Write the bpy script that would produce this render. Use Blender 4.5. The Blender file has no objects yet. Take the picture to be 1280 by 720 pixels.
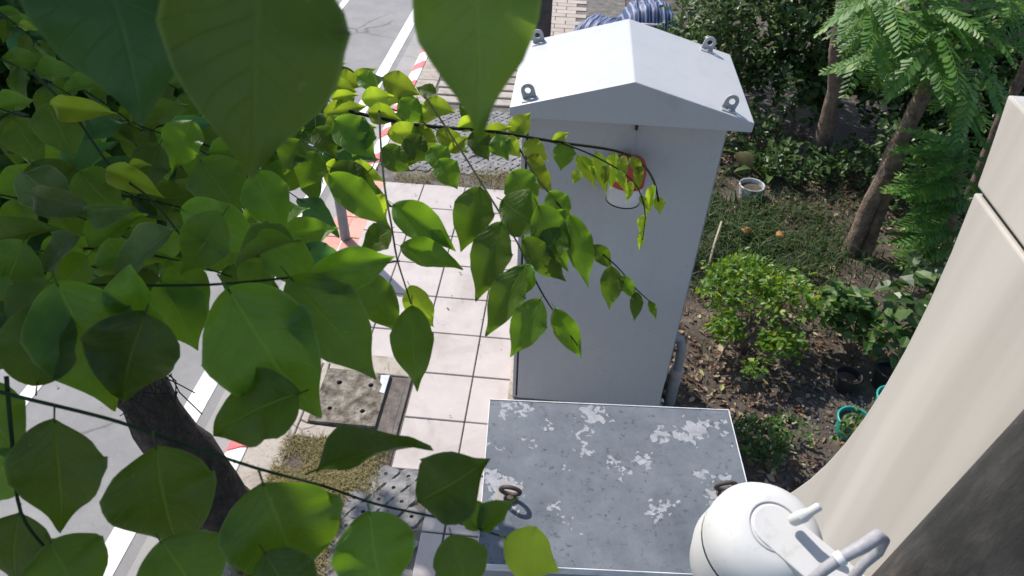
import bpy, bmesh, math, random
from mathutils import Vector, Matrix, noise
R = math.radians
random.seed(7)
scene = bpy.context.scene
C = scene.collection

# ------------------------------------------------------------------ camera
F, PITCH, YAW, ROLL, CH = 880.0, R(40.6), R(4.2), R(1.8), 3.66
fw = Vector((-math.sin(YAW)*math.cos(PITCH), math.cos(YAW)*math.cos(PITCH), -math.sin(PITCH)))
r0 = Vector((math.cos(YAW), math.sin(YAW), 0)); u0 = r0.cross(fw)
rt = math.cos(ROLL)*r0 + math.sin(ROLL)*u0
up = -math.sin(ROLL)*r0 + math.cos(ROLL)*u0
cd = bpy.data.cameras.new('camera'); cam = bpy.data.objects.new('camera', cd); C.objects.link(cam)
cd.sensor_width = 36; cd.lens = F/1280*36; cd.clip_start = 0.03; cd.clip_end = 400
cd.dof.use_dof = True; cd.dof.focus_distance = 1.6; cd.dof.aperture_fstop = 12.0
cam.matrix_world = Matrix(((rt.x, up.x, -fw.x, 0), (rt.y, up.y, -fw.y, 0), (rt.z, up.z, -fw.z, CH), (0, 0, 0, 1)))
scene.camera = cam

# ------------------------------------------------------------------ light
SUN = Vector((-0.48, 0.50, 0.74)).normalized()      # direction towards the sun
w = bpy.data.worlds.new('World'); scene.world = w; w.use_nodes = True
nt = w.node_tree
sky = nt.nodes.new('ShaderNodeTexSky'); sky.sky_type = 'NISHITA'; sky.sun_disc = False
sky.sun_elevation = math.asin(SUN.z); sky.sun_rotation = math.atan2(SUN.x, SUN.y)
bg = nt.nodes['Background']; bg.inputs[1].default_value = 0.145
nt.links.new(sky.outputs[0], bg.inputs[0])
sl = bpy.data.lights.new('sun', 'SUN'); sl.energy = 4.3; sl.angle = R(0.55); sl.color = (1, 0.94, 0.87)
so = bpy.data.objects.new('sun', sl); C.objects.link(so)
so.rotation_euler = SUN.to_track_quat('Z', 'Y').to_euler(); so.location = SUN*20
scene.view_settings.view_transform = 'Standard'; scene.view_settings.look = 'None'
scene.view_settings.exposure = 0.47; scene.view_settings.gamma = 1.0
scene.render.engine = 'CYCLES'
scene.cycles.max_bounces = 6; scene.cycles.transparent_max_bounces = 8
scene.cycles.use_denoising = True

# ------------------------------------------------------------------ helpers
def ray(x, y):
    return fw + rt*((x-640)/F) - up*((y-360)/F)
CAMP = Vector((0, 0, CH))
def at(x, y, d=None, z=None, Y=None):
    v = ray(x, y)
    if z is not None: d = (z-CH)/v.z
    elif Y is not None: d = Y/v.y
    return CAMP + v*d

class MB:
    def __init__(s): s.v = []; s.f = []; s.uv = None; s.mi = []
    def add(s, vs, fs, m=0):
        o = len(s.v); s.v += [tuple(p) for p in vs]; s.f += [tuple(i+o for i in f) for f in fs]; s.mi += [m]*len(fs); return s
    def box(s, x0, x1, y0, y1, z0, z1, m=0):
        vs = [(x, y, z) for z in (z0, z1) for y in (y0, y1) for x in (x0, x1)]
        return s.add(vs, [(0,2,3,1), (4,5,7,6), (0,1,5,4), (2,6,7,3), (0,4,6,2), (1,3,7,5)], m)
    def prism(s, outline, z0, z1, m=0):
        n = len(outline)
        vs = [(x, y, z0) for x, y in outline] + [(x, y, z1) for x, y in outline]
        fs = [tuple(range(n-1, -1, -1)), tuple(range(n, 2*n))] + [(i, (i+1) % n, n+(i+1) % n, n+i) for i in range(n)]
        return s.add(vs, fs, m)
    def tube(s, pts, rad, n=8, caps=True, m=0):
        pts = [Vector(p) for p in pts]
        if not hasattr(rad, '__len__'): rad = [rad]*len(pts)
        vs = []; prev = None
        for i, p in enumerate(pts):
            t = (pts[min(i+1, len(pts)-1)] - pts[max(i-1, 0)]).normalized()
            if prev is None:
                a = t.orthogonal().normalized()
            else:
                a = (prev - t*prev.dot(t)).normalized()
            prev = a; b = t.cross(a)
            for k in range(n):
                q = 2*math.pi*k/n
                vs.append(p + (a*math.cos(q) + b*math.sin(q))*rad[i])
        fs = []
        for i in range(len(pts)-1):
            for k in range(n):
                k2 = (k+1) % n
                fs.append((i*n+k, i*n+k2, (i+1)*n+k2, (i+1)*n+k))
        if caps:
            fs.append(tuple(range(n-1, -1, -1))); fs.append(tuple((len(pts)-1)*n+k for k in range(n)))
        return s.add(vs, fs, m)
    def lathe(s, prof, o=(0,0,0), axis=(0,0,1), n=24, m=0):
        ax = Vector(axis).normalized(); a = ax.orthogonal().normalized(); b = ax.cross(a); o = Vector(o)
        vs = []; fs = []
        for r, h in prof:
            for k in range(n):
                q = 2*math.pi*k/n
                vs.append(o + ax*h + (a*math.cos(q) + b*math.sin(q))*max(r, 1e-4))
        for i in range(len(prof)-1):
            for k in range(n):
                k2 = (k+1) % n
                fs.append((i*n+k, i*n+k2, (i+1)*n+k2, (i+1)*n+k))
        return s.add(vs, fs, m)
    def torus(s, o, axis, R1, r1, n=24, k=8, m=0):
        ax = Vector(axis).normalized(); a = ax.orthogonal().normalized(); b = ax.cross(a); o = Vector(o)
        vs = []; fs = []
        for i in range(n):
            q = 2*math.pi*i/n; d = a*math.cos(q) + b*math.sin(q)
            for j in range(k):
                p = 2*math.pi*j/k
                vs.append(o + d*(R1 + r1*math.cos(p)) + ax*(r1*math.sin(p)))
        for i in range(n):
            for j in range(k):
                fs.append((i*k+j, ((i+1) % n)*k+j, ((i+1) % n)*k+(j+1) % k, i*k+(j+1) % k))
        return s.add(vs, fs, m)
    def mesh(s, name, mats, smooth=False, bevel=0, seg=2):
        me = bpy.data.meshes.new(name); me.from_pydata(s.v, [], s.f); me.update()
        if not isinstance(mats, (list, tuple)): mats = [mats]
        for m in mats: me.materials.append(m)
        if len(mats) > 1: me.polygons.foreach_set('material_index', s.mi)
        if bevel:
            bm = bmesh.new(); bm.from_mesh(me)
            bmesh.ops.recalc_face_normals(bm, faces=bm.faces[:])
            es = [e for e in bm.edges if len(e.link_faces) == 2 and e.calc_face_angle(0) > 0.5]
            bmesh.ops.bevel(bm, geom=es, offset=bevel, segments=seg, affect='EDGES', profile=0.6)
            bm.to_mesh(me); bm.free()
        if smooth:
            me.polygons.foreach_set('use_smooth', [True]*len(me.polygons))
            if smooth != 'all':
                try: me.set_sharp_from_angle(angle=R(35))
                except Exception: pass
        me.update()
        return me

WM = {}                                            # world matrix of everything placed
def place(name, me, parent=None, M=None):
    o = bpy.data.objects.new(name, me); C.objects.link(o)
    M = M if M is not None else Matrix.Identity(4)
    WM[o] = M
    if parent is not None:
        o.parent = parent; o.matrix_basis = WM[parent].inverted() @ M
    else: o.matrix_basis = M
    return o
def tag(o, label=None, cat=None, group=None, kind=None):
    if label: o['label'] = label
    if cat: o['category'] = cat
    if group: o['group'] = group
    if kind: o['kind'] = kind
    return o
def thing(name, loc, label, cat, group=None):
    o = place(name, None, None, Matrix.Translation(Vector(loc)))
    o.empty_display_size = 0.1
    return tag(o, label, cat, group)
def build(mb, name, mats, parent=None, M=None, **k):
    return place(name, mb.mesh(name, mats, **k), parent, M)

# ------------------------------------------------------------------ materials
def newmat(name):
    m = bpy.data.materials.new(name); m.use_nodes = True
    t = m.node_tree; return m, t, t.nodes['Principled BSDF']
def N(t, typ, **kw):
    n = t.nodes.new(typ)
    for k, v in kw.items(): setattr(n, k, v)
    return n
def L(t, a, b): t.links.new(a, b)
def ramp(t, fac, stops):
    n = N(t, 'ShaderNodeValToRGB'); cr = n.color_ramp
    while len(cr.elements) < len(stops): cr.elements.new(0.5)
    for e, (p, c) in zip(cr.elements, stops):
        e.position = p; e.color = (*c, 1)
    L(t, fac, n.inputs[0]); return n.outputs[0]
def coords(t, kind='Object'):
    return N(t, 'ShaderNodeTexCoord').outputs[kind]
def worldpos(t): return N(t, 'ShaderNodeNewGeometry').outputs['Position']
def noi(t, vec, scale, detail=5, rough=0.6, dist=0):
    n = N(t, 'ShaderNodeTexNoise'); n.inputs['Scale'].default_value = scale; n.inputs['Detail'].default_value = detail
    n.inputs['Roughness'].default_value = rough; n.inputs['Distortion'].default_value = dist
    L(t, vec, n.inputs['Vector']); return n.outputs['Fac']
def mix(t, fac, a, b, typ='MIX'):
    n = N(t, 'ShaderNodeMix', data_type='RGBA', blend_type=typ)
    for i, s in ((0, fac), (6, a), (7, b)):
        if hasattr(s, 'is_linked'): L(t, s, n.inputs[i])
        elif i == 0: n.inputs[0].default_value = s
        else: n.inputs[i].default_value = (*s, 1)
    return n.outputs[2]
def math_(t, op, a, b=None, clamp=False):
    n = N(t, 'ShaderNodeMath', operation=op, use_clamp=clamp)
    for i, s in enumerate((a, b)):
        if s is None: continue
        if hasattr(s, 'is_linked'): L(t, s, n.inputs[i])
        else: n.inputs[i].default_value = s
    return n.outputs[0]
def bump(t, b, h, strength=0.3, dist=0.01):
    n = N(t, 'ShaderNodeBump'); n.inputs['Strength'].default_value = strength; n.inputs['Distance'].default_value = dist
    L(t, h, n.inputs['Height']); L(t, n.outputs[0], b.inputs['Normal'])
def surf(name, cols, scale, rough=0.8, bs=0.3, bd=0.01, fine=None, finec=None, metal=0.0, perobj=0.0, perisland=None, spec=None):
    """noise-mottled surface; cols = ramp stops"""
    m, t, b = newmat(name); p = worldpos(t)
    f = noi(t, p, scale, 6, 0.65)
    col = ramp(t, f, cols)
    if fine:
        g = noi(t, p, fine, 3, 0.7)
        col = mix(t, ramp(t, g, [(0.58, (0,0,0)), (0.72, (1,1,1))]), col, finec)
    if perobj:
        oi = N(t, 'ShaderNodeObjectInfo').outputs['Random']
        k = math_(t, 'ADD', math_(t, 'MULTIPLY', oi, perobj), 1-perobj/2)
        hs = N(t, 'ShaderNodeHueSaturation'); L(t, k, hs.inputs['Value']); L(t, col, hs.inputs['Color']); col = hs.outputs[0]
    L(t, col, b.inputs['Base Color'])
    b.inputs['Roughness'].default_value = rough; b.inputs['Metallic'].default_value = metal
    if spec is not None: b.inputs['Specular IOR Level'].default_value = spec
    bump(t, b, noi(t, p, fine or scale*8, 6, 0.7), bs, bd)
    return m
def island(name, stops, rough=0.75, trans=0.0, tstops=None):
    m, t, b = newmat(name)
    rnd = N(t, 'ShaderNodeNewGeometry').outputs['Random Per Island']
    col = ramp(t, rnd, stops); L(t, col, b.inputs['Base Color']); b.inputs['Roughness'].default_value = rough
    if trans:
        tr = N(t, 'ShaderNodeBsdfTranslucent')
        tc = ramp(t, rnd, tstops) if tstops else col
        L(t, tc, tr.inputs[0])
        mx = N(t, 'ShaderNodeMixShader'); mx.inputs[0].default_value = trans
        L(t, b.outputs[0], mx.inputs[1]); L(t, tr.outputs[0], mx.inputs[2])
        L(t, mx.outputs[0], t.nodes['Material Output'].inputs[0])
    return m
def leafmat(name, dark, light, tcol, trans=0.4, spots=(0.22, 0.25, 0.08)):
    m, t, b = newmat(name)
    uv = N(t, 'ShaderNodeUVMap').outputs[0]
    sep = N(t, 'ShaderNodeSeparateXYZ'); L(t, uv, sep.inputs[0])
    s = math_(t, 'ABSOLUTE', math_(t, 'SUBTRACT', sep.outputs[0], 0.5))
    mid = math_(t, 'SUBTRACT', 1.0, math_(t, 'MULTIPLY', s, 34.0), True)
    ph = math_(t, 'FRACT', math_(t, 'SUBTRACT', math_(t, 'MULTIPLY', sep.outputs[1], 9.0), math_(t, 'MULTIPLY', s, 5.0)))
    side = math_(t, 'SUBTRACT', 1.0, math_(t, 'MULTIPLY', math_(t, 'ABSOLUTE', math_(t, 'SUBTRACT', ph, 0.5)), 16.0), True)
    vein = math_(t, 'MAXIMUM', mid, math_(t, 'MULTIPLY', side, 0.35))
    oi = N(t, 'ShaderNodeObjectInfo').outputs['Random']
    p = coords(t)
    off = N(t, 'ShaderNodeVectorMath', operation='ADD'); L(t, p, off.inputs[0]); L(t, oi, off.inputs[1])
    nz = noi(t, off.outputs[0], 3.5, 6, 0.65)
    col = mix(t, ramp(t, nz, [(0.32, (0,0,0)), (0.68, (1,1,1))]), dark, light)
    col = mix(t, math_(t, 'MULTIPLY', vein, 0.8), col, (light[0]*2.2, light[1]*1.8, light[2]*2.0))
    sp = ramp(t, noi(t, off.outputs[0], 11, 3, 0.6), [(0.67, (0,0,0)), (0.78, (1,1,1))])
    col = mix(t, math_(t, 'MULTIPLY', sp, 0.75), col, spots)
    rim = math_(t, 'MULTIPLY', math_(t, 'SUBTRACT', s, 0.465), 30.0, True)  # pale rim painted in, for the lit edges of leaves
    col = mix(t, math_(t, 'MULTIPLY', rim, 0.55), col, (0.20, 0.26, 0.09))
    k = math_(t, 'ADD', math_(t, 'MULTIPLY', oi, 0.95), 0.55)
    hs = N(t, 'ShaderNodeHueSaturation'); L(t, k, hs.inputs['Value']); L(t, col, hs.inputs['Color'])
    L(t, math_(t, 'ADD', math_(t, 'MULTIPLY', oi, 0.05), 0.475), hs.inputs['Hue'])
    L(t, hs.outputs[0], b.inputs['Base Color']); L(t, math_(t, 'ADD', math_(t, 'MULTIPLY', nz, 0.35), 0.24), b.inputs['Roughness'])
    b.inputs['Specular IOR Level'].default_value = 0.38
    tr = N(t, 'ShaderNodeBsdfTranslucent')
    tcv = N(t, 'ShaderNodeHueSaturation'); L(t, k, tcv.inputs['Value']); tcv.inputs['Color'].default_value = (*tcol, 1)
    tc = mix(t, math_(t, 'MULTIPLY', vein, 0.35), tcv.outputs[0], (tcol[0]*0.5, tcol[1]*0.55, tcol[2]*0.5)); L(t, tc, tr.inputs[0])
    mx = N(t, 'ShaderNodeMixShader'); mx.inputs[0].default_value = trans
    L(t, b.outputs[0], mx.inputs[1]); L(t, tr.outputs[0], mx.inputs[2])
    L(t, mx.outputs[0], t.nodes['Material Output'].inputs[0])
    bump(t, b, math_(t, 'ADD', nz, math_(t, 'MULTIPLY', vein, -0.6)), 0.45, 0.004)
    return m
def plain(name, col, rough=0.5, metal=0.0, var=0.15, scale=6, bs=0.05, spec=None):
    a = tuple(c*(1-var) for c in col); c2 = tuple(min(1, c*(1+var)) for c in col)
    return surf(name, [(0.3, a), (0.7, c2)], scale, rough, bs, 0.004, metal=metal, spec=spec)

M = {}
M['leaf'] = leafmat('leaf_green', (0.021, 0.062, 0.009), (0.078, 0.138, 0.017), (0.19, 0.36, 0.013))
M['leaf_sunny'] = leafmat('leaf_sunny', (0.075, 0.155, 0.016), (0.15, 0.235, 0.026), (0.46, 0.62, 0.03), 0.5)  # brighter copy of the leaf green: sunlight put into its colour
M['leaf_olive'] = leafmat('leaf_olive', (0.05, 0.095, 0.018), (0.085, 0.14, 0.025), (0.20, 0.32, 0.03), 0.4)
M['dark_olive'] = leafmat('dark_olive', (0.022, 0.046, 0.008), (0.042, 0.074, 0.012), (0.12, 0.20, 0.012), 0.4)  # dark olive variation of the leaf's own colour
M['leaf_cool'] = leafmat('leaf_cool', (0.022, 0.080, 0.034), (0.045, 0.115, 0.045), (0.11, 0.30, 0.05))  # bluish green of a shaded leaf, put into the base colour
M['leaf_sheen'] = leafmat('leaf_sheen', (0.045, 0.078, 0.018), (0.095, 0.112, 0.036), (0.12, 0.20, 0.03), 0.25, (0.2, 0.1, 0.06))  # grey sheen put into the colour; reddish spots are the leaf's own
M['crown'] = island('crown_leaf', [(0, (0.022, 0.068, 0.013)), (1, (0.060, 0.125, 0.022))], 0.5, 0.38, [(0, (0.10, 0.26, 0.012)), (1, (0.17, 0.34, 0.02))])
M['twig'] = plain('twig', (0.022, 0.026, 0.015), 0.85, var=0.3, scale=30, spec=0.15)
M['twig_green'] = plain('twig_green', (0.022, 0.042, 0.016), 0.85, var=0.3, scale=30, spec=0.15)
M['bark_dark'] = surf('bark_dark', [(0.3, (0.012, 0.009, 0.007)), (0.5, (0.045, 0.034, 0.027)), (0.7, (0.085, 0.066, 0.053))], 16, 0.95, 1.0, 0.05, fine=48, finec=(0.12, 0.095, 0.075))
M['bark'] = surf('bark', [(0.32, (0.085, 0.056, 0.040)), (0.5, (0.18, 0.125, 0.09)), (0.68, (0.27, 0.205, 0.155))], 14, 0.9, 1.0, 0.03, fine=45, finec=(0.32, 0.25, 0.2))
M['soil'] = surf('soil', [(0.3, (0.045, 0.035, 0.028)), (0.5, (0.095, 0.074, 0.059)), (0.7, (0.17, 0.138, 0.112))], 4.5, 0.95, 0.9, 0.03, fine=45, finec=(0.13, 0.10, 0.08))
M['litter'] = island('litter', [(0, (0.05, 0.028, 0.018)), (0.3, (0.12, 0.066, 0.038)), (0.55, (0.20, 0.125, 0.078)), (0.78, (0.29, 0.215, 0.145)), (0.93, (0.42, 0.35, 0.23)), (1, (0.32, 0.33, 0.10))], 0.8, 0.15)
M['pebble'] = island('pebble', [(0, (0.05, 0.045, 0.045)), (0.7, (0.12, 0.11, 0.11)), (1, (0.24, 0.23, 0.23))], 0.85)
M['grass'] = island('grass', [(0, (0.025, 0.06, 0.014)), (0.7, (0.05, 0.10, 0.022)), (1, (0.11, 0.14, 0.045))], 0.6, 0.35)
M['drygrass'] = island('drygrass', [(0, (0.10, 0.085, 0.02)), (0.45, (0.24, 0.19, 0.07)), (0.8, (0.36, 0.29, 0.14)), (1, (0.14, 0.18, 0.03))], 0.8, 0.25)
M['bush'] = island('bush_leaf', [(0, (0.045, 0.11, 0.012)), (0.6, (0.10, 0.19, 0.022)), (0.94, (0.17, 0.26, 0.035)), (1, (0.42, 0.36, 0.03))], 0.45, 0.4, [(0, (0.16, 0.34, 0.012)), (1, (0.36, 0.50, 0.03))])
M['hedge'] = island('hedge_leaf', [(0, (0.024, 0.062, 0.017)), (0.7, (0.055, 0.115, 0.027)), (1, (0.13, 0.19, 0.05))], 0.42, 0.3)
M['hedge2'] = island('hedge_leaf_pale', [(0, (0.032, 0.070, 0.018)), (0.7, (0.075, 0.135, 0.034)), (1, (0.16, 0.22, 0.06))], 0.42, 0.3)
M['cover'] = island('cover_leaf', [(0, (0.03, 0.085, 0.014)), (0.8, (0.075, 0.15, 0.025)), (1, (0.17, 0.22, 0.05))], 0.5, 0.35)
M['frond'] = island('frond_leaf', [(0, (0.055, 0.14, 0.028)), (0.8, (0.105, 0.22, 0.045)), (1, (0.19, 0.27, 0.055))], 0.5, 0.3, [(0, (0.16, 0.42, 0.03)), (1, (0.30, 0.52, 0.05))])
M['broad'] = island('broad_leaf', [(0, (0.05, 0.10, 0.025)), (1, (0.13, 0.19, 0.05))], 0.4, 0.35)
M['olive'] = plain('olive_leaf', (0.075, 0.068, 0.022), 0.5, var=0.3)
M['asphalt'] = surf('asphalt', [(0.3, (0.185, 0.181, 0.180)), (0.5, (0.225, 0.22, 0.218)), (0.7, (0.265, 0.26, 0.258))], 2.2, 0.9, 0.5, 0.004, fine=180, finec=(0.33, 0.32, 0.315))
M['gutter'] = surf('gutter_concrete', [(0.3, (0.26, 0.25, 0.24)), (0.7, (0.36, 0.345, 0.33))], 2.2, 0.9, 0.4, 0.005, fine=90, finec=(0.2, 0.19, 0.18))
M['line'] = surf('road_paint', [(0.28, (0.55, 0.54, 0.52)), (0.5, (0.78, 0.77, 0.75))], 7, 0.75, 0.2, 0.003, fine=80, finec=(0.6, 0.59, 0.58))
M['kerb_white'] = surf('kerb_white', [(0.3, (0.60, 0.58, 0.56)), (0.6, (0.76, 0.74, 0.72))], 8, 0.75, 0.3, 0.004, fine=60, finec=(0.45, 0.42, 0.4))
M['kerb_red'] = surf('kerb_red', [(0.3, (0.50, 0.085, 0.10)), (0.65, (0.62, 0.13, 0.14))], 8, 0.75, 0.3, 0.004, fine=60, finec=(0.62, 0.3, 0.28))
M['concrete'] = surf('concrete_cracked', [(0.25, (0.20, 0.165, 0.125)), (0.48, (0.37, 0.325, 0.28)), (0.8, (0.47, 0.425, 0.385))], 5.5, 0.9, 0.7, 0.01, fine=38, finec=(0.20, 0.155, 0.10))
M['base'] = surf('joint_mortar', [(0.3, (0.075, 0.068, 0.064)), (0.5, (0.12, 0.11, 0.10)), (0.7, (0.20, 0.18, 0.15))], 9, 0.95, 0.5, 0.004)
M['tile'] = surf('pavement_tile', [(0.25, (0.395, 0.350, 0.335)), (0.55, (0.45, 0.405, 0.39)), (0.8, (0.485, 0.44, 0.425))], 4.5, 0.75, 0.25, 0.002, fine=130, finec=(0.38, 0.335, 0.32), perobj=0.10)
t_ = M['tile'].node_tree; b_ = t_.nodes['Principled BSDF']; src = b_.inputs['Base Color'].links[0].from_socket
L(t_, mix(t_, math_(t_, 'MULTIPLY', ramp(t_, noi(t_, worldpos(t_), 2.3, 7, 0.7, 0.6), [(0.48, (0,0,0)), (0.72, (1,1,1))]), 0.75), src, (0.29, 0.25, 0.225)), b_.inputs['Base Color'])
def cracks(m, scale, wid, col, amt):
    t = m.node_tree; b = t.nodes['Principled BSDF']; src = b.inputs['Base Color'].links[0].from_socket; p = worldpos(t)
    wb_ = N(t, 'ShaderNodeTexNoise'); wb_.inputs['Scale'].default_value = scale*3; wb_.inputs['Detail'].default_value = 5; L(t, p, wb_.inputs['Vector'])
    ms = N(t, 'ShaderNodeMix', data_type='VECTOR'); ms.inputs[0].default_value = 0.16/scale if scale > 1 else 0.2; L(t, p, ms.inputs[4]); L(t, wb_.outputs['Color'], ms.inputs[5])
    v = N(t, 'ShaderNodeTexVoronoi', feature='DISTANCE_TO_EDGE'); v.inputs['Scale'].default_value = scale; L(t, ms.outputs[1], v.inputs['Vector'])
    k = ramp(t, v.outputs['Distance'], [(0.0, (1,1,1)), (wid, (0,0,0))])
    gate = ramp(t, noi(t, p, scale*0.9, 3, 0.6), [(0.45, (0,0,0)), (0.55, (1,1,1))])
    L(t, mix(t, math_(t, 'MULTIPLY', math_(t, 'MULTIPLY', k, gate), amt), src, col), b.inputs['Base Color'])
cracks(M['asphalt'], 0.75, 0.010, (0.09, 0.088, 0.088), 0.8); cracks(M['concrete'], 2.6, 0.018, (0.07, 0.055, 0.04), 0.9); cracks(M['gutter'], 1.4, 0.012, (0.11, 0.10, 0.09), 0.7)
M['tile_red'] = surf('salmon_tile', [(0.3, (0.53, 0.23, 0.18)), (0.7, (0.63, 0.33, 0.26))], 5, 0.8, 0.25, 0.003, fine=100, finec=(0.55, 0.36, 0.3), perobj=0.12)
M['paver'] = surf('paver_block', [(0.32, (0.10, 0.10, 0.105)), (0.5, (0.19, 0.188, 0.19)), (0.7, (0.28, 0.275, 0.275))], 18, 0.9, 0.5, 0.006, fine=80, finec=(0.24, 0.22, 0.2), perobj=0.2)
M['brick'] = surf('beige_brick_paver', [(0.3, (0.34, 0.29, 0.25)), (0.7, (0.44, 0.38, 0.335))], 6, 0.9, 0.4, 0.005, fine=70, finec=(0.3, 0.25, 0.22), perobj=0.16)
M['slab'] = surf('mossy_slab', [(0.34, (0.05, 0.042, 0.032)), (0.44, (0.13, 0.11, 0.085)), (0.54, (0.21, 0.185, 0.15)), (0.68, (0.38, 0.35, 0.30))], 13, 0.95, 1.0, 0.015, fine=42, finec=(0.05, 0.04, 0.03))
M['steel_edge'] = surf('rusty_steel_edge', [(0.3, (0.05, 0.042, 0.038)), (0.7, (0.15, 0.125, 0.11))], 14, 0.8, 0.5, 0.005, fine=60, finec=(0.22, 0.17, 0.14))
M['pale_patch'] = plain('pale_mortar', (0.52, 0.54, 0.60), 0.8, var=0.2, scale=20, bs=0.3)
M['cab'] = surf('cabinet_paint', [(0.25, (0.385, 0.39, 0.395)), (0.75, (0.425, 0.43, 0.435))], 1.6, 0.5, 0.06, 0.002, fine=25, finec=(0.36, 0.37, 0.39), spec=0.4)
M['cabroof'] = surf('roof_paint', [(0.25, (0.42, 0.43, 0.445)), (0.75, (0.46, 0.47, 0.485))], 2.0, 0.42, 0.05, 0.002, fine=30, finec=(0.42, 0.43, 0.445))
def streaks(m, col, amt, sx=10.0, sz=0.5, lo=0.52, hi=0.72):
    t = m.node_tree; b = t.nodes['Principled BSDF']; src = b.inputs['Base Color'].links[0].from_socket
    mp = N(t, 'ShaderNodeMapping'); mp.inputs['Scale'].default_value = (sx, sx, sz); L(t, worldpos(t), mp.inputs[0])
    k = ramp(t, noi(t, mp.outputs[0], 1.8, 6, 0.7), [(lo, (0,0,0)), (hi, (1,1,1))])
    L(t, mix(t, math_(t, 'MULTIPLY', k, amt), src, col), b.inputs['Base Color'])
streaks(M['cab'], (0.30, 0.295, 0.285), 0.22, 4.5, 0.35); streaks(M['cabroof'], (0.34, 0.335, 0.32), 0.35, 5, 5)
M['black'] = plain('black_rubber', (0.012, 0.012, 0.013), 0.6)
M['zinc'] = plain('zinc', (0.36, 0.37, 0.385), 0.5, 0.15)
M['pvc'] = surf('pvc_grey', [(0.3, (0.20, 0.20, 0.20)), (0.7, (0.30, 0.30, 0.30))], 9, 0.6, 0.2, 0.004, fine=40, finec=(0.16, 0.14, 0.12))
M['collar'] = plain('pvc_collar', (0.36, 0.30, 0.27), 0.6)
M['boxside'] = surf('old_box_side', [(0.3, (0.20, 0.21, 0.225)), (0.7, (0.28, 0.29, 0.30))], 3, 0.6, 0.2, 0.004)
M['boxrim'] = surf('old_box_rim', [(0.35, (0.42, 0.43, 0.45)), (0.6, (0.66, 0.67, 0.68))], 9, 0.6, 0.2, 0.003)
M['ringsteel'] = surf('ring_rust', [(0.3, (0.035, 0.026, 0.022)), (0.7, (0.085, 0.06, 0.046))], 30, 0.65, 0.4, 0.004)
M['red'] = plain('red_plastic', (0.42, 0.035, 0.022), 0.45)
M['white_plastic'] = plain('white_plastic', (0.62, 0.60, 0.59), 0.45)
M['camwhite'] = surf('camera_white', [(0.3, (0.54, 0.54, 0.54)), (0.7, (0.585, 0.585, 0.58))], 14, 0.55, 0.05, 0.002, fine=60, finec=(0.50, 0.49, 0.47))
M['camgrey'] = plain('camera_grey', (0.40, 0.40, 0.42), 0.5)
M['cable'] = plain('cable_grey', (0.34, 0.335, 0.36), 0.55, var=0.25, scale=60)
M['cableband'] = plain('cable_tape', (0.62, 0.62, 0.64), 0.5)
M['lid'] = plain('panel_lid', (0.55, 0.55, 0.54), 0.45, var=0.04, scale=2)
M['post'] = surf('black_post', [(0.3, (0.025, 0.021, 0.022)), (0.7, (0.06, 0.05, 0.052))], 14, 0.7, 0.4, 0.006, fine=60, finec=(0.10, 0.085, 0.085))
M['greypost'] = plain('grey_post', (0.21, 0.215, 0.235), 0.5, 0.3, var=0.2)
M['terracotta'] = plain('terracotta', (0.48, 0.17, 0.09), 0.8, var=0.25, scale=15)
M['teal'] = plain('teal_plastic', (0.02, 0.30, 0.25), 0.4, var=0.2, scale=12)
M['blackpot'] = plain('black_pot', (0.018, 0.018, 0.02), 0.6)
M['potwhite'] = surf('white_pot', [(0.38, (0.16, 0.15, 0.12)), (0.5, (0.42, 0.44, 0.44)), (0.62, (0.56, 0.58, 0.59))], 14, 0.6, 0.2, 0.004, fine=40, finec=(0.3, 0.28, 0.22))
M['green'] = plain('green_plastic', (0.01, 0.10, 0.055), 0.5)
M['orange'] = surf('orange_rot', [(0.35, (0.12, 0.05, 0.02)), (0.5, (0.36, 0.15, 0.05)), (0.65, (0.46, 0.30, 0.07))], 22, 0.7, 0.5, 0.01)
M['tan'] = plain('dry_stick', (0.32, 0.26, 0.19), 0.8, var=0.3, scale=20)
M['wrapper'] = plain('wrapper', (0.55, 0.42, 0.48), 0.4, var=0.6, scale=25)

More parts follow.
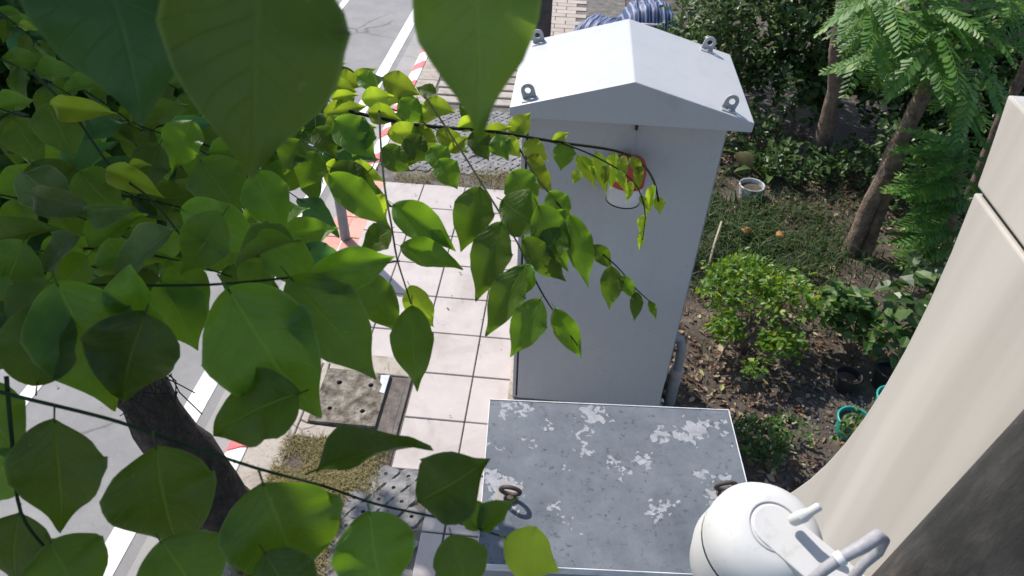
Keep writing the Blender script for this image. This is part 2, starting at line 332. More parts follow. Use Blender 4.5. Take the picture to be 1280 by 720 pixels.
# paint of the old box lid: grey-blue coat, flaked to pale primer in patches
def lidmat():
    m, t, b = newmat('flaking_paint'); p = worldpos(t)
    base = ramp(t, noi(t, p, 5, 7, 0.7), [(0.25, (0.066, 0.078, 0.094)), (0.5, (0.108, 0.125, 0.147)), (0.8, (0.165, 0.184, 0.205))])
    base = mix(t, ramp(t, noi(t, p, 38, 4, 0.75), [(0.57, (0,0,0)), (0.70, (1,1,1))]), base, (0.038, 0.046, 0.058))
    base = mix(t, ramp(t, noi(t, p, 11, 6, 0.75, 1.5), [(0.60, (0,0,0)), (0.75, (1,1,1))]), base, (0.048, 0.058, 0.072))
    spots = [(-.145,1.97,.05),(-.06,1.955,.045),(-.155,1.90,.03),(.22,1.955,.085),(.17,1.86,.04),(.185,1.78,.045),(.03,1.88,.03),(.30,1.72,.035),(.42,1.74,.05),
             (.50,1.88,.06),(.58,1.90,.04),(.66,1.94,.07),(.62,1.89,.05),(.73,1.965,.05),(.66,1.70,.04),(.745,1.70,.05),(.715,1.60,.085),(-.11,1.53,.11),(-.16,1.60,.06),(-.17,1.42,.05),
             (.08,1.50,.035),(.13,1.44,.03),(.18,1.39,.025),(.46,1.52,.05),(.52,1.55,.03),(.33,1.68,.03),(-.03,1.78,.02),(.13,1.70,.02),(.785,1.9,.03),(-.195,1.75,.03)]
    acc = None
    wob = N(t, 'ShaderNodeTexNoise'); wob.inputs['Scale'].default_value = 22; wob.inputs['Detail'].default_value = 5; L(t, p, wob.inputs['Vector'])
    wv = N(t, 'ShaderNodeVectorMath', operation='SUBTRACT'); L(t, wob.outputs['Color'], wv.inputs[0]); wv.inputs[1].default_value = (0.5, 0.5, 0.5)
    ws = N(t, 'ShaderNodeVectorMath', operation='SCALE'); L(t, wv.outputs[0], ws.inputs[0]); ws.inputs['Scale'].default_value = 0.11
    pw = N(t, 'ShaderNodeVectorMath', operation='ADD'); L(t, p, pw.inputs[0]); L(t, ws.outputs[0], pw.inputs[1])
    vo = N(t, 'ShaderNodeTexVoronoi'); vo.inputs['Scale'].default_value = 46; L(t, p, vo.inputs['Vector'])
    v2 = N(t, 'ShaderNodeVectorMath', operation='SUBTRACT'); L(t, vo.outputs['Color'], v2.inputs[0]); v2.inputs[1].default_value = (0.5, 0.5, 0.5)
    v3 = N(t, 'ShaderNodeVectorMath', operation='SCALE'); L(t, v2.outputs[0], v3.inputs[0]); v3.inputs['Scale'].default_value = 0.05
    pw2 = N(t, 'ShaderNodeVectorMath', operation='ADD'); L(t, pw.outputs[0], pw2.inputs[0]); L(t, v3.outputs[0], pw2.inputs[1]); pw = pw2
    flat = N(t, 'ShaderNodeVectorMath', operation='MULTIPLY'); L(t, pw.outputs[0], flat.inputs[0]); flat.inputs[1].default_value = (1, 1, 0)
    for x, y, r in spots:
        d = N(t, 'ShaderNodeVectorMath', operation='DISTANCE'); L(t, flat.outputs[0], d.inputs[0]); d.inputs[1].default_value = (x, y, 0)
        k = math_(t, 'SUBTRACT', 1.0, math_(t, 'DIVIDE', d.outputs['Value'], r*0.74))
        acc = k if acc is None else math_(t, 'MAXIMUM', acc, k)
    h = math_(t, 'ADD', acc, math_(t, 'MULTIPLY', math_(t, 'SUBTRACT', noi(t, p, 60, 4, 0.7), 0.5), 0.9))
    mask = ramp(t, h, [(0.20, (0,0,0)), (0.25, (1,1,1))])
    primer = ramp(t, noi(t, p, 30, 4, 0.6), [(0.3, (0.20, 0.21, 0.23)), (0.7, (0.33, 0.34, 0.36))])
    col = mix(t, mask, base, primer)
    mp = N(t, 'ShaderNodeMapping'); mp.inputs['Scale'].default_value = (1, 14, 1); mp.inputs['Rotation'].default_value = (0, 0, 0.6); L(t, p, mp.inputs[0])
    scr = ramp(t, noi(t, mp.outputs[0], 9, 5, 0.7), [(0.67, (0,0,0)), (0.70, (1,1,1))])
    col = mix(t, math_(t, 'MULTIPLY', scr, 0.5), col, (0.30, 0.31, 0.33))
    for x, y in ((-.10, 1.53), (.73, 1.60)):
        d = N(t, 'ShaderNodeVectorMath', operation='DISTANCE'); L(t, flat.outputs[0], d.inputs[0]); d.inputs[1].default_value = (x, y, 0)
        col = mix(t, math_(t, 'MULTIPLY', math_(t, 'SUBTRACT', 1.0, math_(t, 'DIVIDE', d.outputs['Value'], 0.05), True), 0.8, True), col, (0.30, 0.19, 0.10))
    L(t, col, b.inputs['Base Color']); b.inputs['Roughness'].default_value = 0.72
    bump(t, b, math_(t, 'ADD', math_(t, 'MULTIPLY', mask, -1.0), math_(t, 'MULTIPLY', noi(t, p, 70, 5, 0.7), 0.5)), 0.5, 0.003)
    return m
M['lidpaint'] = lidmat()
def polemat():
    m, t, b = newmat('weathered_pole'); p = worldpos(t)
    mp = N(t, 'ShaderNodeMapping'); mp.inputs['Scale'].default_value = (9, 9, 3.2); L(t, p, mp.inputs[0])
    col = ramp(t, noi(t, mp.outputs[0], 2.2, 6, 0.65), [(0.3, (0.006, 0.007, 0.007)), (0.5, (0.020, 0.020, 0.019)), (0.64, (0.045, 0.043, 0.040)), (0.78, (0.095, 0.088, 0.08))])
    s = N(t, 'ShaderNodeSeparateXYZ'); L(t, p, s.inputs[0])
    low = math_(t, 'MULTIPLY', math_(t, 'SUBTRACT', 2.98, s.outputs[2]), 5.0, True)
    rm = math_(t, 'MULTIPLY', low, ramp(t, noi(t, mp.outputs[0], 3.2, 5, 0.6), [(0.42, (0,0,0)), (0.62, (1,1,1))]), True)
    col = mix(t, rm, col, (0.21, 0.075, 0.02))
    chips = ramp(t, noi(t, p, 140, 2, 0.5), [(0.75, (0,0,0)), (0.79, (1,1,1))])
    col = mix(t, chips, col, (0.24, 0.23, 0.22))
    L(t, col, b.inputs['Base Color']); b.inputs['Roughness'].default_value = 0.62
    bump(t, b, noi(t, mp.outputs[0], 8, 6, 0.7), 0.5, 0.006)
    return m
M['pole'] = polemat()
def panelmat():
    m, t, b = newmat('white_box_paint'); p = worldpos(t)
    mp = N(t, 'ShaderNodeMapping'); mp.inputs['Scale'].default_value = (7, 7, 0.35); L(t, p, mp.inputs[0])
    col = ramp(t, noi(t, mp.outputs[0], 1.6, 3, 0.5), [(0.3, (0.375, 0.352, 0.316)), (0.7, (0.545, 0.518, 0.475))])  # darker vertical stripes: soft reflections put into the paint colour
    col = mix(t, ramp(t, noi(t, p, 55, 2, 0.5), [(0.78, (0,0,0)), (0.84, (1,1,1))]), col, (0.34, 0.32, 0.29))
    L(t, col, b.inputs['Base Color']); b.inputs['Roughness'].default_value = 0.4
    bump(t, b, noi(t, mp.outputs[0], 3, 3, 0.5), 0.08, 0.004)
    return m
M['panel'] = panelmat()
def stripemat():
    m, t, b = newmat('striped_tarp'); uv = N(t, 'ShaderNodeUVMap').outputs[0]
    s = N(t, 'ShaderNodeSeparateXYZ'); L(t, uv, s.inputs[0])
    f = math_(t, 'FRACT', math_(t, 'MULTIPLY', s.outputs[0], 16.0))
    L(t, ramp(t, f, [(0.0, (0.02, 0.04, 0.13)), (0.62, (0.02, 0.04, 0.12)), (0.72, (0.22, 0.26, 0.36)), (0.92, (0.22, 0.26, 0.36)), (1.0, (0.02, 0.04, 0.13))]), b.inputs['Base Color'])
    b.inputs['Roughness'].default_value = 0.55; return m
M['stripe'] = stripemat()

# ================================================================== SETTING
def sheet(name, x0, x1, y0, y1, z, m, nx=1, ny=1, zf=None):
    mb = MB(); vs = []
    for j in range(ny+1):
        for i in range(nx+1):
            x = x0+(x1-x0)*i/nx; y = y0+(y1-y0)*j/ny
            vs.append((x, y, z + (zf(x, y) if zf else 0)))
    fs = [(j*(nx+1)+i, j*(nx+1)+i+1, (j+1)*(nx+1)+i+1, (j+1)*(nx+1)+i) for j in range(ny) for i in range(nx)]
    mb.add(vs, fs); return build(mb, name, m)
tag(sheet('ground', -120, 120, -60, 220, -0.30, M['soil']), kind='structure')
road = tag(build(MB().box(-9.5, -2.12, -30, 200, -0.28, -0.12), 'road', M['asphalt']), kind='structure')
# painted edge line and lane dashes
mb = MB().box(-2.42, -2.28, -20, 120, -0.119, -0.116); build(mb, 'edge_line', M['line'], road)
dm = MB().box(-0.05, 0.05, -0.42, 0.42, 0, 0.003).mesh('lane_dash', M['line'])
for k in range(-2, 24):
    place('lane_dash', dm, road, Matrix.Translation((-3.52, 3.0+k*1.9, -0.119)))
gut = MB()
prof = [(-2.20, -0.125), (-2.20, -0.112), (-1.98, -0.118), (-1.98, -0.27), (-2.20, -0.27)]
gut.add([(x, y, z) for y in (-20, 120) for x, z in prof], [(0,1,6,5), (1,2,7,6), (2,3,8,7), (4,0,5,9)])
tag(build(gut, 'gutter', M['gutter']), kind='structure')
# far side of the street
tag(build(MB().box(-14, -9.5, -30, 200, -0.28, 0.02), 'far_pavement', M['gutter'], bevel=0.02), kind='structure')

# kerb: alternating red and white lengths, each a stone of its own
kerb = tag(place('kerb', MB().box(-1.975, -1.70, -12, 40, -0.25, -0.16).mesh('kerb', M['gutter'])), kind='structure')
def kerb_mesh(nm, ln, m):
    o = [(-1.98, -0.15), (-1.98, -0.085), (-1.955, -0.055), (-1.86, -0.006), (-1.82, 0.0), (-1.815, 0.0), (-1.815, -0.15)]
    k = MB(); n = len(o)
    k.add([(x, y, z) for y in (0, ln-0.006) for x, z in o], [tuple(range(n)), tuple(range(2*n-1, n-1, -1))]+[(i, n+i, n+(i+1) % n, (i+1) % n) for i in range(n)])
    return k.mesh(nm, m, bevel=0.004, seg=1)
kr, kw = kerb_mesh('red_kerb_stone', 0.21, M['kerb_red']), kerb_mesh('white_kerb_stone', 0.37, M['kerb_white'])
for k in range(-14, 22):
    y = 8.34+0.58*k
    place('red_kerb_stone', kr, kerb, Matrix.Translation((0, y, 0)))
    place('white_kerb_stone', kw, kerb, Matrix.Translation((0, y+0.21, 0)))

# pavement: mortar bed with the pieces laid in it
walk = tag(build(MB().box(-1.81, 0.785, -12, 40, -0.28, -0.014), 'pavement', M['base']), kind='structure')
def bev_piece(nm, w_, h_, m, t_=0.03, b_=0.004):
    return MB().box(-w_/2, w_/2, -h_/2, h_/2, -t_, 0).mesh(nm, m, bevel=b_, seg=1)
# plain concrete strip behind the kerb, cracked into lengths
strip = []
for y0, y1 in ((-2, 0.6), (0.6, 2.2), (2.2, 3.05), (3.05, 3.9), (3.9, 4.62), (6.0, 7.1), (7.1, 8.0), (8.0, 9.2), (9.2, 10.6), (10.6, 14), (14, 22)):
    mbp = MB().box(-1.81, -1.56, y0+0.004, y1-0.004, -0.06, 0.0)
    build(mbp, 'concrete_strip', M['concrete'], walk, bevel=0.006, seg=1)
T0x, T0y, TS, GAP = -1.693, 5.686, 0.40, 0.009
tm = bev_piece('paving_tile', TS-GAP, TS-GAP, M['tile'])
def tile(cx, cy, me):
    a = random.uniform(-0.006, 0.006)
    return place('paving_tile', me, walk, Matrix.Translation((cx, cy, random.uniform(-0.003, 0.0))) @ Matrix.Rotation(a*0.6, 4, 'Z') @ Matrix.Rotation(random.uniform(-.004, .004), 4, 'X'))
for r in range(0, 15):
    y = T0y - TS*(r+0.5)
    for c in range(0, 7):
        x = T0x + TS*(c+0.5)
        if y < 3.42 and c < 2: continue
        if y < 2.45 and c == 2: continue
        if x > 0.6: continue
        if 0.0 < x < 0.6 and 3.2 < y < 3.6: continue
        tile(x, y, tm)
# narrow border tiles next to the planting bed in front
nm_ = bev_piece('border_tile', 0.125, TS-GAP, M['tile'])
for r in range(8, 14): place('border_tile', nm_, walk, Matrix.Translation((T0x+3*TS-0.07, T0y-TS*(r+0.5), -0.002)))
# salmon tiles by the kerb
rm_ = bev_piece('salmon_tile', 0.31-GAP, 0.31-GAP, M['tile_red'])
for j in range(0, 4): place('salmon_tile', rm_, walk, Matrix.Translation((T0x-0.01+0.0-0.155+0.03, 5.53-0.31*j, -0.001)))
rm2 = bev_piece('salmon_tile', 0.10, 0.31-GAP, M['tile_red'])
# far concrete cover slabs laid across the pavement
for j in range(5):
    build(MB().box(-1.53+0.02*(j % 2), -0.55, 7.42+0.20*j, 7.42+0.20*j+0.155, -0.06, 0.012), 'cover_slab', M['concrete'], walk, bevel=0.008, seg=1)
# beige brick pavers past the cabinet
bm_ = bev_piece('brick_paver', 0.29, 0.14, M['brick'], b_=0.003)
for j in range(22):
    for i in range(5):
        place('brick_paver', bm_, walk, Matrix.Translation((-1.30+i*0.30+(0.15 if j % 2 else 0), 8.52+j*0.15, random.uniform(-0.003, 0.001))))
tag(build(MB().box(-1.54, 1.0, 11.85, 40, -0.1, 0.0), 'far_footpath', M['brick']), kind='structure')

# interlocking grass pavers: two-lobed blocks with open cells
def paver_mesh():
    o = []
    for k in range(24):
        a = 2*math.pi*k/24
        rx = 0.076*(1+0.16*math.cos(4*a+0.5)); ry = 0.058*(1+0.16*math.cos(4*a+0.5))
        o.append((rx*math.cos(a), ry*math.sin(a)))
    m = MB(); n = len(o); hole = [(0.012*math.cos(2*math.pi*k/24), 0.012*math.sin(2*math.pi*k/24)) for k in range(24)]
    vs = [(x, y, -0.05) for x, y in o]+[(x*1.0, y*1.0, -0.006) for x, y in o]+[(x*0.93, y*0.93, 0) for x, y in o]+[(x, y, 0) for x, y in hole]+[(x, y, -0.04) for x, y in hole]
    fs = []
    for l in range(4):
        for k in range(n):
            fs.append((l*n+k, l*n+(k+1) % n, (l+1)*n+(k+1) % n, (l+1)*n+k))
    m.add(vs, fs); return m.mesh('grass_paver', M['paver'])
pm = paver_mesh()
def lay_pavers(x0, x1, y0, y1):
    j = 0; y = y0
    while y < y1:
        x = x0 + (0.071 if j % 2 else 0)
        while x < x1:
            place('grass_paver', pm, walk, Matrix.Translation((x+random.uniform(-.004, .004), y+random.uniform(-.004, .004), random.uniform(-.006, .0))) @ Matrix.Rotation(R(28)+random.uniform(-.06, .06), 4, 'Z'))
            x += 0.142
        y += 0.090; j += 1
lay_pavers(-1.27, -0.64, 1.45, 2.46)
lay_pavers(-1.48, -0.25, 5.98, 7.30)

# garden soil on the right, gently uneven
def gz(x, y): return 0.05*noise.noise(Vector((x*0.9, y*0.9, 0))) + 0.02*noise.noise(Vector((x*4, y*4, 3)))
tag(sheet('garden_soil', 0.775, 14, -4, 24, -0.03, M['soil'], 60, 110, gz), kind='structure')

# ---------------------------------------------------------------- scattered ground stuff
def rand_rot(tilt):
    return Matrix.Rotation(random.uniform(0, 6.283), 3, 'Z') @ Matrix.Rotation(random.gauss(0, tilt), 3, 'X') @ Matrix.Rotation(random.gauss(0, tilt), 3, 'Y')
LEAF6 = [(0, 0, 0), (0.28, 0.35, 0.06), (0.22, 0.72, 0.04), (0, 1, -0.06), (-0.22, 0.72, 0.04), (-0.28, 0.35, 0.06), (0, 0.4, -0.03)]
LF = [(0, 1, 6), (1, 2, 6), (2, 3, 6), (3, 4, 6), (4, 5, 6), (5, 0, 6)]
def put_leaf(mb, p, rot, s, wd=1.0):
    p = Vector(p)
    mb.add([p + rot @ Vector((x*s*wd, (y-0.5)*s, z*s)) for x, y, z in LEAF6], LF)
lit = MB()
for k in range(21000):
    x = random.uniform(0.79, 5.2); y = random.uniform(1.6, 7.5)
    dens = 0.58+1.25*noise.noise(Vector((x*1.3, y*1.3, 9)))
    if y > 4.9 and x < 2.3: dens -= 0.15
    if random.random() > dens: continue
    put_leaf(lit, (x, y, gz(x, y)-0.03+random.uniform(0.004, 0.03)), rand_rot(0.35), random.uniform(0.02, 0.07)*(1.25 if random.random() < .1 else 1), random.uniform(0.5, 1))
tag(build(lit, 'leaf_litter', M['litter']), 'brown and tan fallen leaves covering the garden soil', 'leaf litter', kind='stuff')
peb = MB()
for k in range(420):
    x = random.gauss(1.9, 0.28); y = random.gauss(3.35, 0.25)
    if x < 1.05: continue
    s = random.uniform(0.006, 0.02); p = Vector((x, y, gz(x, y)-0.03+s*0.4))
    peb.add([p+Vector(v)*s*random.uniform(.7, 1.2) for v in ((1,0,0), (0,1,0), (-1,0,0), (0,-1,0), (0,0,.8), (0,0,-.8))], [(0,1,4), (1,2,4), (2,3,4), (3,0,4), (1,0,5), (2,1,5), (3,2,5), (0,3,5)])
for k in range(500):
    x = random.uniform(1.1, 2.4); y = random.uniform(2.2, 3.4); s = random.uniform(0.004, 0.012); p = Vector((x, y, gz(x, y)-0.03+s*0.4))
    peb.add([p+Vector(v)*s for v in ((1,0,0), (0,1,0), (-1,0,0), (0,-1,0), (0,0,.8), (0,0,-.8))], [(0,1,4), (1,2,4), (2,3,4), (3,0,4), (1,0,5), (2,1,5), (3,2,5), (0,3,5)])
tag(build(peb, 'gravel', M['pebble']), 'grey gravel scattered on the bare soil behind the old box', 'gravel', kind='stuff')
def blades(mb, x, y, z, h, wd, lean):
    a = random.uniform(0, 6.283); d = Vector((math.cos(a), math.sin(a), 0)); s = Vector((-d.y, d.x, 0))*wd
    p = Vector((x, y, z)); l = random.uniform(0.2, 1)*lean
    p1 = p + Vector((0, 0, h*0.6)) + d*(l*h*0.3); p2 = p + Vector((0, 0, h*(1-0.35*l))) + d*(l*h*0.95)
    mb.add([p-s, p+s, p1+s*0.7, p1-s*0.7, p2], [(0,1,2,3), (3,2,4)])
gr = MB()
for k in range(6500):
    x = random.gauss(1.75, 0.48); y = random.gauss(5.25, 0.5)
    if x < 0.82 or noise.noise(Vector((x*2.6, y*2.6, 5))) < random.uniform(-.45, .35): continue
    blades(gr, x, y, gz(x, y)-0.035, random.uniform(0.05, 0.24), random.uniform(0.003, 0.007), 1.4)
for k in range(700):
    x = random.uniform(1.05, 3.2); y = random.uniform(4.4, 6.6); blades(gr, x, y, gz(x, y)-0.035, random.uniform(0.05, 0.16), 0.004, 1.2)
tag(build(gr, 'grass', M['grass']), 'short green grass growing beside the cabinet in the garden', 'grass', kind='stuff')
dg = MB()
def dry(n, x0, x1, y0, y1, hmax):
    for k in range(n):
        x = random.uniform(x0, x1); y = random.uniform(y0, y1)
        if noise.noise(Vector((x*5, y*5, 2))) < random.uniform(-0.5, 0.3)-0.05: continue
        blades(dg, x, y, -0.02, random.uniform(0.015, hmax), random.uniform(0.0015, 0.0035), 1.7)
dry(22000, -1.60, -1.10, 1.35, 2.40, 0.06); dry(9000, -1.60, -0.93, 2.30, 2.66, 0.06); dry(2200, -1.2, -0.66, 1.45, 2.45, 0.03)
dry(3600, -1.60, -0.25, 5.70, 6.02, 0.07); dry(900, -1.5, -0.3, 6.0, 7.2, 0.025)
tag(build(dg, 'dry_grass', M['drygrass']), 'dry yellow grass filling the tree pit and the paver gaps', 'dry grass', kind='stuff')
tag(build(MB().box(-1.555, -0.905, 1.2, 2.64, -0.03, -0.008), 'tree_pit_soil', M['soil']), kind='structure')

deb = MB()
for k in range(170):
    x = random.uniform(-1.9, -0.25); y = random.uniform(1.6, 7.5)
    put_leaf(deb, (x, y, 0.008+random.uniform(0, .006)), rand_rot(.25), random.choice((.008, .012, .015, .02, .035)), random.uniform(.5, 1))
for k in range(60):
    x = random.uniform(-3.4, -2.0); y = random.uniform(1.5, 9); put_leaf(deb, (x, y, -0.108), rand_rot(.2), random.choice((.01, .015, .03)), .8)
tag(build(deb, 'pavement_debris', M['litter']), 'small dry leaf scraps scattered on the pavement tiles', 'debris', kind='stuff')
# concrete apron between kerb strip and the drain cover, split by a crack
def apron(pts):
    return build(MB().prism(pts, -0.06, -0.002), 'concrete_apron', M['concrete'], walk, bevel=0.005, seg=1)
apron([(-1.553, 2.66), (-1.30, 2.645), (-0.91, 2.66), (-0.91, 2.67), (-1.06, 2.74), (-1.50, 2.76), (-1.553, 2.78)])
apron([(-1.553, 2.79), (-1.505, 2.768), (-1.505, 3.2), (-1.53, 3.41), (-1.553, 3.41)])
apron([(-1.50, 3.245), (-1.06, 3.235), (-0.90, 3.23), (-0.90, 3.41), (-1.522, 3.41)])

# ================================================================== drain cover with holes
def holed_plate(x0, x1, y0, y1, nx, ny, z0, z1, hr):
    mb = MB(); K = 16
    dx = (x1-x0)/nx; dy = (y1-y0)/ny
    for i in range(nx):
        for j in range(ny):
            cx = x0+dx*(i+.5); cy = y0+dy*(j+.5); ou = []; inn = []
            rr = hr*random.uniform(0.8, 1.15)
            for k in range(K):
                a = 2*math.pi*k/K; c, s = math.cos(a), math.sin(a); q = max(abs(c)/(dx/2), abs(s)/(dy/2))
                ou.append((cx+c/q, cy+s/q)); inn.append((cx+c*rr, cy+s*rr))
            # make sure corners are kept: K=16 does not include them for non-square cells, so add a skirt of 4 corners
            cor = [(cx+sx*dx/2, cy+sy*dy/2) for sx, sy in ((1, 1), (-1, 1), (-1, -1), (1, -1))]
            vs = [(x, y, z1) for x, y in ou]+[(x, y, z1) for x, y in inn]+[(x, y, z0) for x, y in inn]+[(x, y, z1) for x, y in cor]
            fs = [(k, (k+1) % K, K+(k+1) % K, K+k) for k in range(K)]+[(K+k, K+(k+1) % K, 2*K+(k+1) % K, 2*K+k) for k in range(K)]
            for ci, (x, y) in enumerate(cor):
                ang = math.atan2(y-cy, x-cx) % (2*math.pi); k = int(ang/(2*math.pi)*K) % K
                fs.append((k, 3*K+ci, (k+1) % K))
            mb.add(vs, fs)
    mb.add([(x0, y0, z0), (x1, y0, z0), (x1, y1, z0), (x0, y1, z0), (x0, y0, z1), (x1, y0, z1), (x1, y1, z1), (x0, y1, z1)], [(0,1,5,4), (1,2,6,5), (2,3,7,6), (3,0,4,7)])
    return mb
dc = thing('drain_cover', (-1.28, 2.98, 0), 'stained concrete drain cover with round holes beside the pavement tiles', 'drain cover')
build(holed_plate(-1.50, -1.062, 2.775, 3.23, 2, 2, -0.05, 0.012, 0.02), 'slab', M['slab'], dc)
build(MB().box(-1.50, -1.06, 2.78, 3.22, -0.013, -0.010), 'hole_dark', M['black'], dc)  # black sheet inside the holes, stands in for the shade below
build(MB().prism([(-1.10, 3.06), (-1.064, 3.05), (-1.064, 3.215), (-1.125, 3.21), (-1.115, 3.15), (-1.095, 3.12)], 0.012, 0.017), 'pale_patch', M['pale_patch'], dc)
build(MB().box(-1.045, -0.945, 2.70, 3.225, -0.06, -0.012).box(-0.94, -0.91, 2.69, 3.225, -0.05, 0.004), 'steel_edge', M['steel_edge'], dc, bevel=0.003, seg=1)

# ================================================================== WHITE-GREY CABINET
cab = thing('street_cabinet', (0.275, 3.4, 0), 'tall light grey steel street cabinet with white gabled roof', 'cabinet')
build(MB().box(-0.20, 0.752, 3.045, 3.63, 0.10, 2.185), 'body', M['cab'], cab, bevel=0.006)
build(MB().box(-0.23, 0.78, 3.0, 3.66, -0.02, 0.10), 'plinth', M['concrete'], cab, bevel=0.01)
build(MB().box(-0.166, 0.748, 3.02, 3.0445, 0.13, 2.18), 'door', M['cab'], cab, bevel=0.004)
build(MB().box(-0.176, -0.167, 3.036, 3.0448, 0.13, 2.18), 'door_gap', M['black'], cab)  # black strip in the gap beside the door, stands in for its shade
build(MB().box(-0.198, -0.178, 3.03, 3.0447, 0.12, 2.18), 'frame_strip', M['cab'], cab, bevel=0.003)
rf = MB(); xm = 0.29
xl, xr, yf, yb = -0.252, 0.838, 2.93, 3.70
ze, zt, za = 2.165, 2.212, 2.368
o = [(xl, ze), (xr, ze), (xr, zt), (xm, za), (xl, zt)]
rf.add([(x, yf, z) for x, z in o]+[(x, yb, z) for x, z in o], [(0,1,2,3,4), (9,8,7,6,5), (0,5,6,1), (1,6,7,2), (2,7,8,3), (3,8,9,4), (4,9,5,0)])
roof = build(rf, 'roof', M['cabroof'], cab, bevel=0.005)
def eye_mesh():
    m = MB(); K = 20; ro, ri, th = 0.036, 0.016, 0.004; ring = []
    for y in (-th, th):
        for k in range(K):
            a = 2*math.pi*k/K
            x, z = ro*math.cos(a), ro*math.sin(a)
            if z < 0: z = max(z*1.4, -0.046); x = math.copysign(ro, x) if abs(x) > 0.02 else x
            ring.append((x, y, z+0.046))
        for k in range(K):
            a = 2*math.pi*k/K; ring.append((ri*math.cos(a), y, ri*math.sin(a)+0.046))
    fs = []
    for k in range(K):
        k2 = (k+1) % K
        fs += [(k, k2, K+k2, K+k), (2*K+k2, 2*K+k, 3*K+k, 3*K+k2), (k2, k, 2*K+k, 2*K+k2), (K+k, K+k2, 3*K+k2, 3*K+k)]
    m.add(ring, fs); m.box(-0.04, 0.04, -0.045, 0.012, 0.0, 0.006); m.lathe([(0.0, .014), (0.008, .014), (0.009, .006)], (-0.0, -0.03, 0), n=6)
    return m.mesh('lifting_eye', M['zinc'])
em = eye_mesh()
for x, y in ((-0.165, 2.985), (-0.165, 3.645), (0.72, 2.985), (0.70, 3.645)):
    z = zt + (za-zt)*(1-abs(x-xm)/((xm-xl) if x < xm else (xr-xm)))
    sl_ = math.atan((za-zt)/0.54)*(-1 if x < xm else 1)
    place('lifting_eye', em, cab, Matrix.Translation((x, y, z-0.001)) @ Matrix.Rotation(sl_, 4, 'Y') @ Matrix.Scale(.86, 4))
build(MB().box(-0.2065, -0.2002, 3.10, 3.14, 0.62, 0.68).box(-0.222, -0.2065, 3.112, 3.128, 0.625, 0.65), 'latch', M['black'], cab, bevel=0.002, seg=1)
build(MB().tube([(0.335, 3.005, 2.168), (0.335, 3.006, 2.13)], 0.003, 6).lathe([(0.0, 0), (0.007, 0.003), (0.008, 0.02), (0.004, 0.03), (0, 0.031)], (0.335, 3.006, 2.10), n=10), 'hook', M['black'], cab, smooth=True)
build(MB().tube([(0.768, 3.12, 0.3), (0.768, 3.12, 2.14)], 0.009, 8).tube([(0.77, 3.20, 0.4), (0.772, 3.19, 1.3), (0.769, 3.2, 2.15)], 0.005, 6), 'side_conduit', M['pvc'], cab, smooth=True)

cn = at(783, 226, Y=2.905)
can = thing('hanging_canister', cn, 'red and white plastic canister hanging by a wire on the cabinet door', 'canister')
cax = Vector((0.05, 0.10, 1)).normalized()
build(MB().lathe([(0, 0.126), (0.035, 0.124), (0.066, 0.112), (0.081, 0.085), (0.085, 0.05), (0.085, -0.012), (0.082, -0.014)], cn, cax, 28), 'lid', M['red'], can, smooth='all')
build(MB().lathe([(0.0825, -0.0135), (0.0815, -0.06), (0.079, -0.105), (0.074, -0.113), (0, -0.114)], cn, cax, 28), 'cup', M['white_plastic'], can, smooth=True)
build(MB().torus(cn-cax*0.106, cax, 0.079, 0.0035, 28, 6), 'rim', M['black'], can, smooth='all')
build(MB().tube([cn+cax*0.12, (0.336, 2.975, 2.06), (0.336, 3.004, 2.105)], 0.0016, 5).tube([cn+cax*0.12+Vector((.012, 0, 0)), (0.345, 2.975, 2.06), (0.336, 3.004, 2.105)], 0.0012, 5), 'wire', M['zinc'], can)

pp = thing('conduit_pipe', (0.84, 3.24, 0), 'grey plastic conduit pipe with a collar at the cabinet corner', 'pipe')
build(MB().tube([(0.862, 3.22, -0.05), (0.858, 3.22, 0.27)], 0.036, 16), 'lower_pipe', M['pvc'], pp, smooth=True)
build(MB().lathe([(0.037, 0), (0.043, 0.004), (0.043, 0.05), (0.030, 0.056)], (0.858, 3.22, 0.262), n=18), 'collar', M['collar'], pp, smooth=True)
build(MB().tube([(0.858, 3.22, 0.30), (0.85, 3.22, 0.5), (0.83, 3.22, 0.58), (0.755, 3.22, 0.62)], 0.030, 14), 'upper_pipe', M['pvc'], pp, smooth=True)
gs = thing('green_bottle', (0.80, 3.08, 0), 'dark green plastic bottle lying behind the old grey box', 'bottle')
build(MB().lathe([(0, 0), (0.04, 0.004), (0.042, 0.15), (0.03, 0.19), (0.014, 0.22), (0.014, 0.25), (0, 0.25)], (0.80, 2.90, 0.04), (-0.05, 1, 0.12), 18), 'bottle_body', M['green'], gs, smooth=True)
build(MB().lathe([(0.016, 0.235), (0.016, 0.262), (0, 0.263)], (0.80, 2.90, 0.04), (-0.05, 1, 0.12), 14), 'cap', M['white_plastic'], gs, smooth=True)

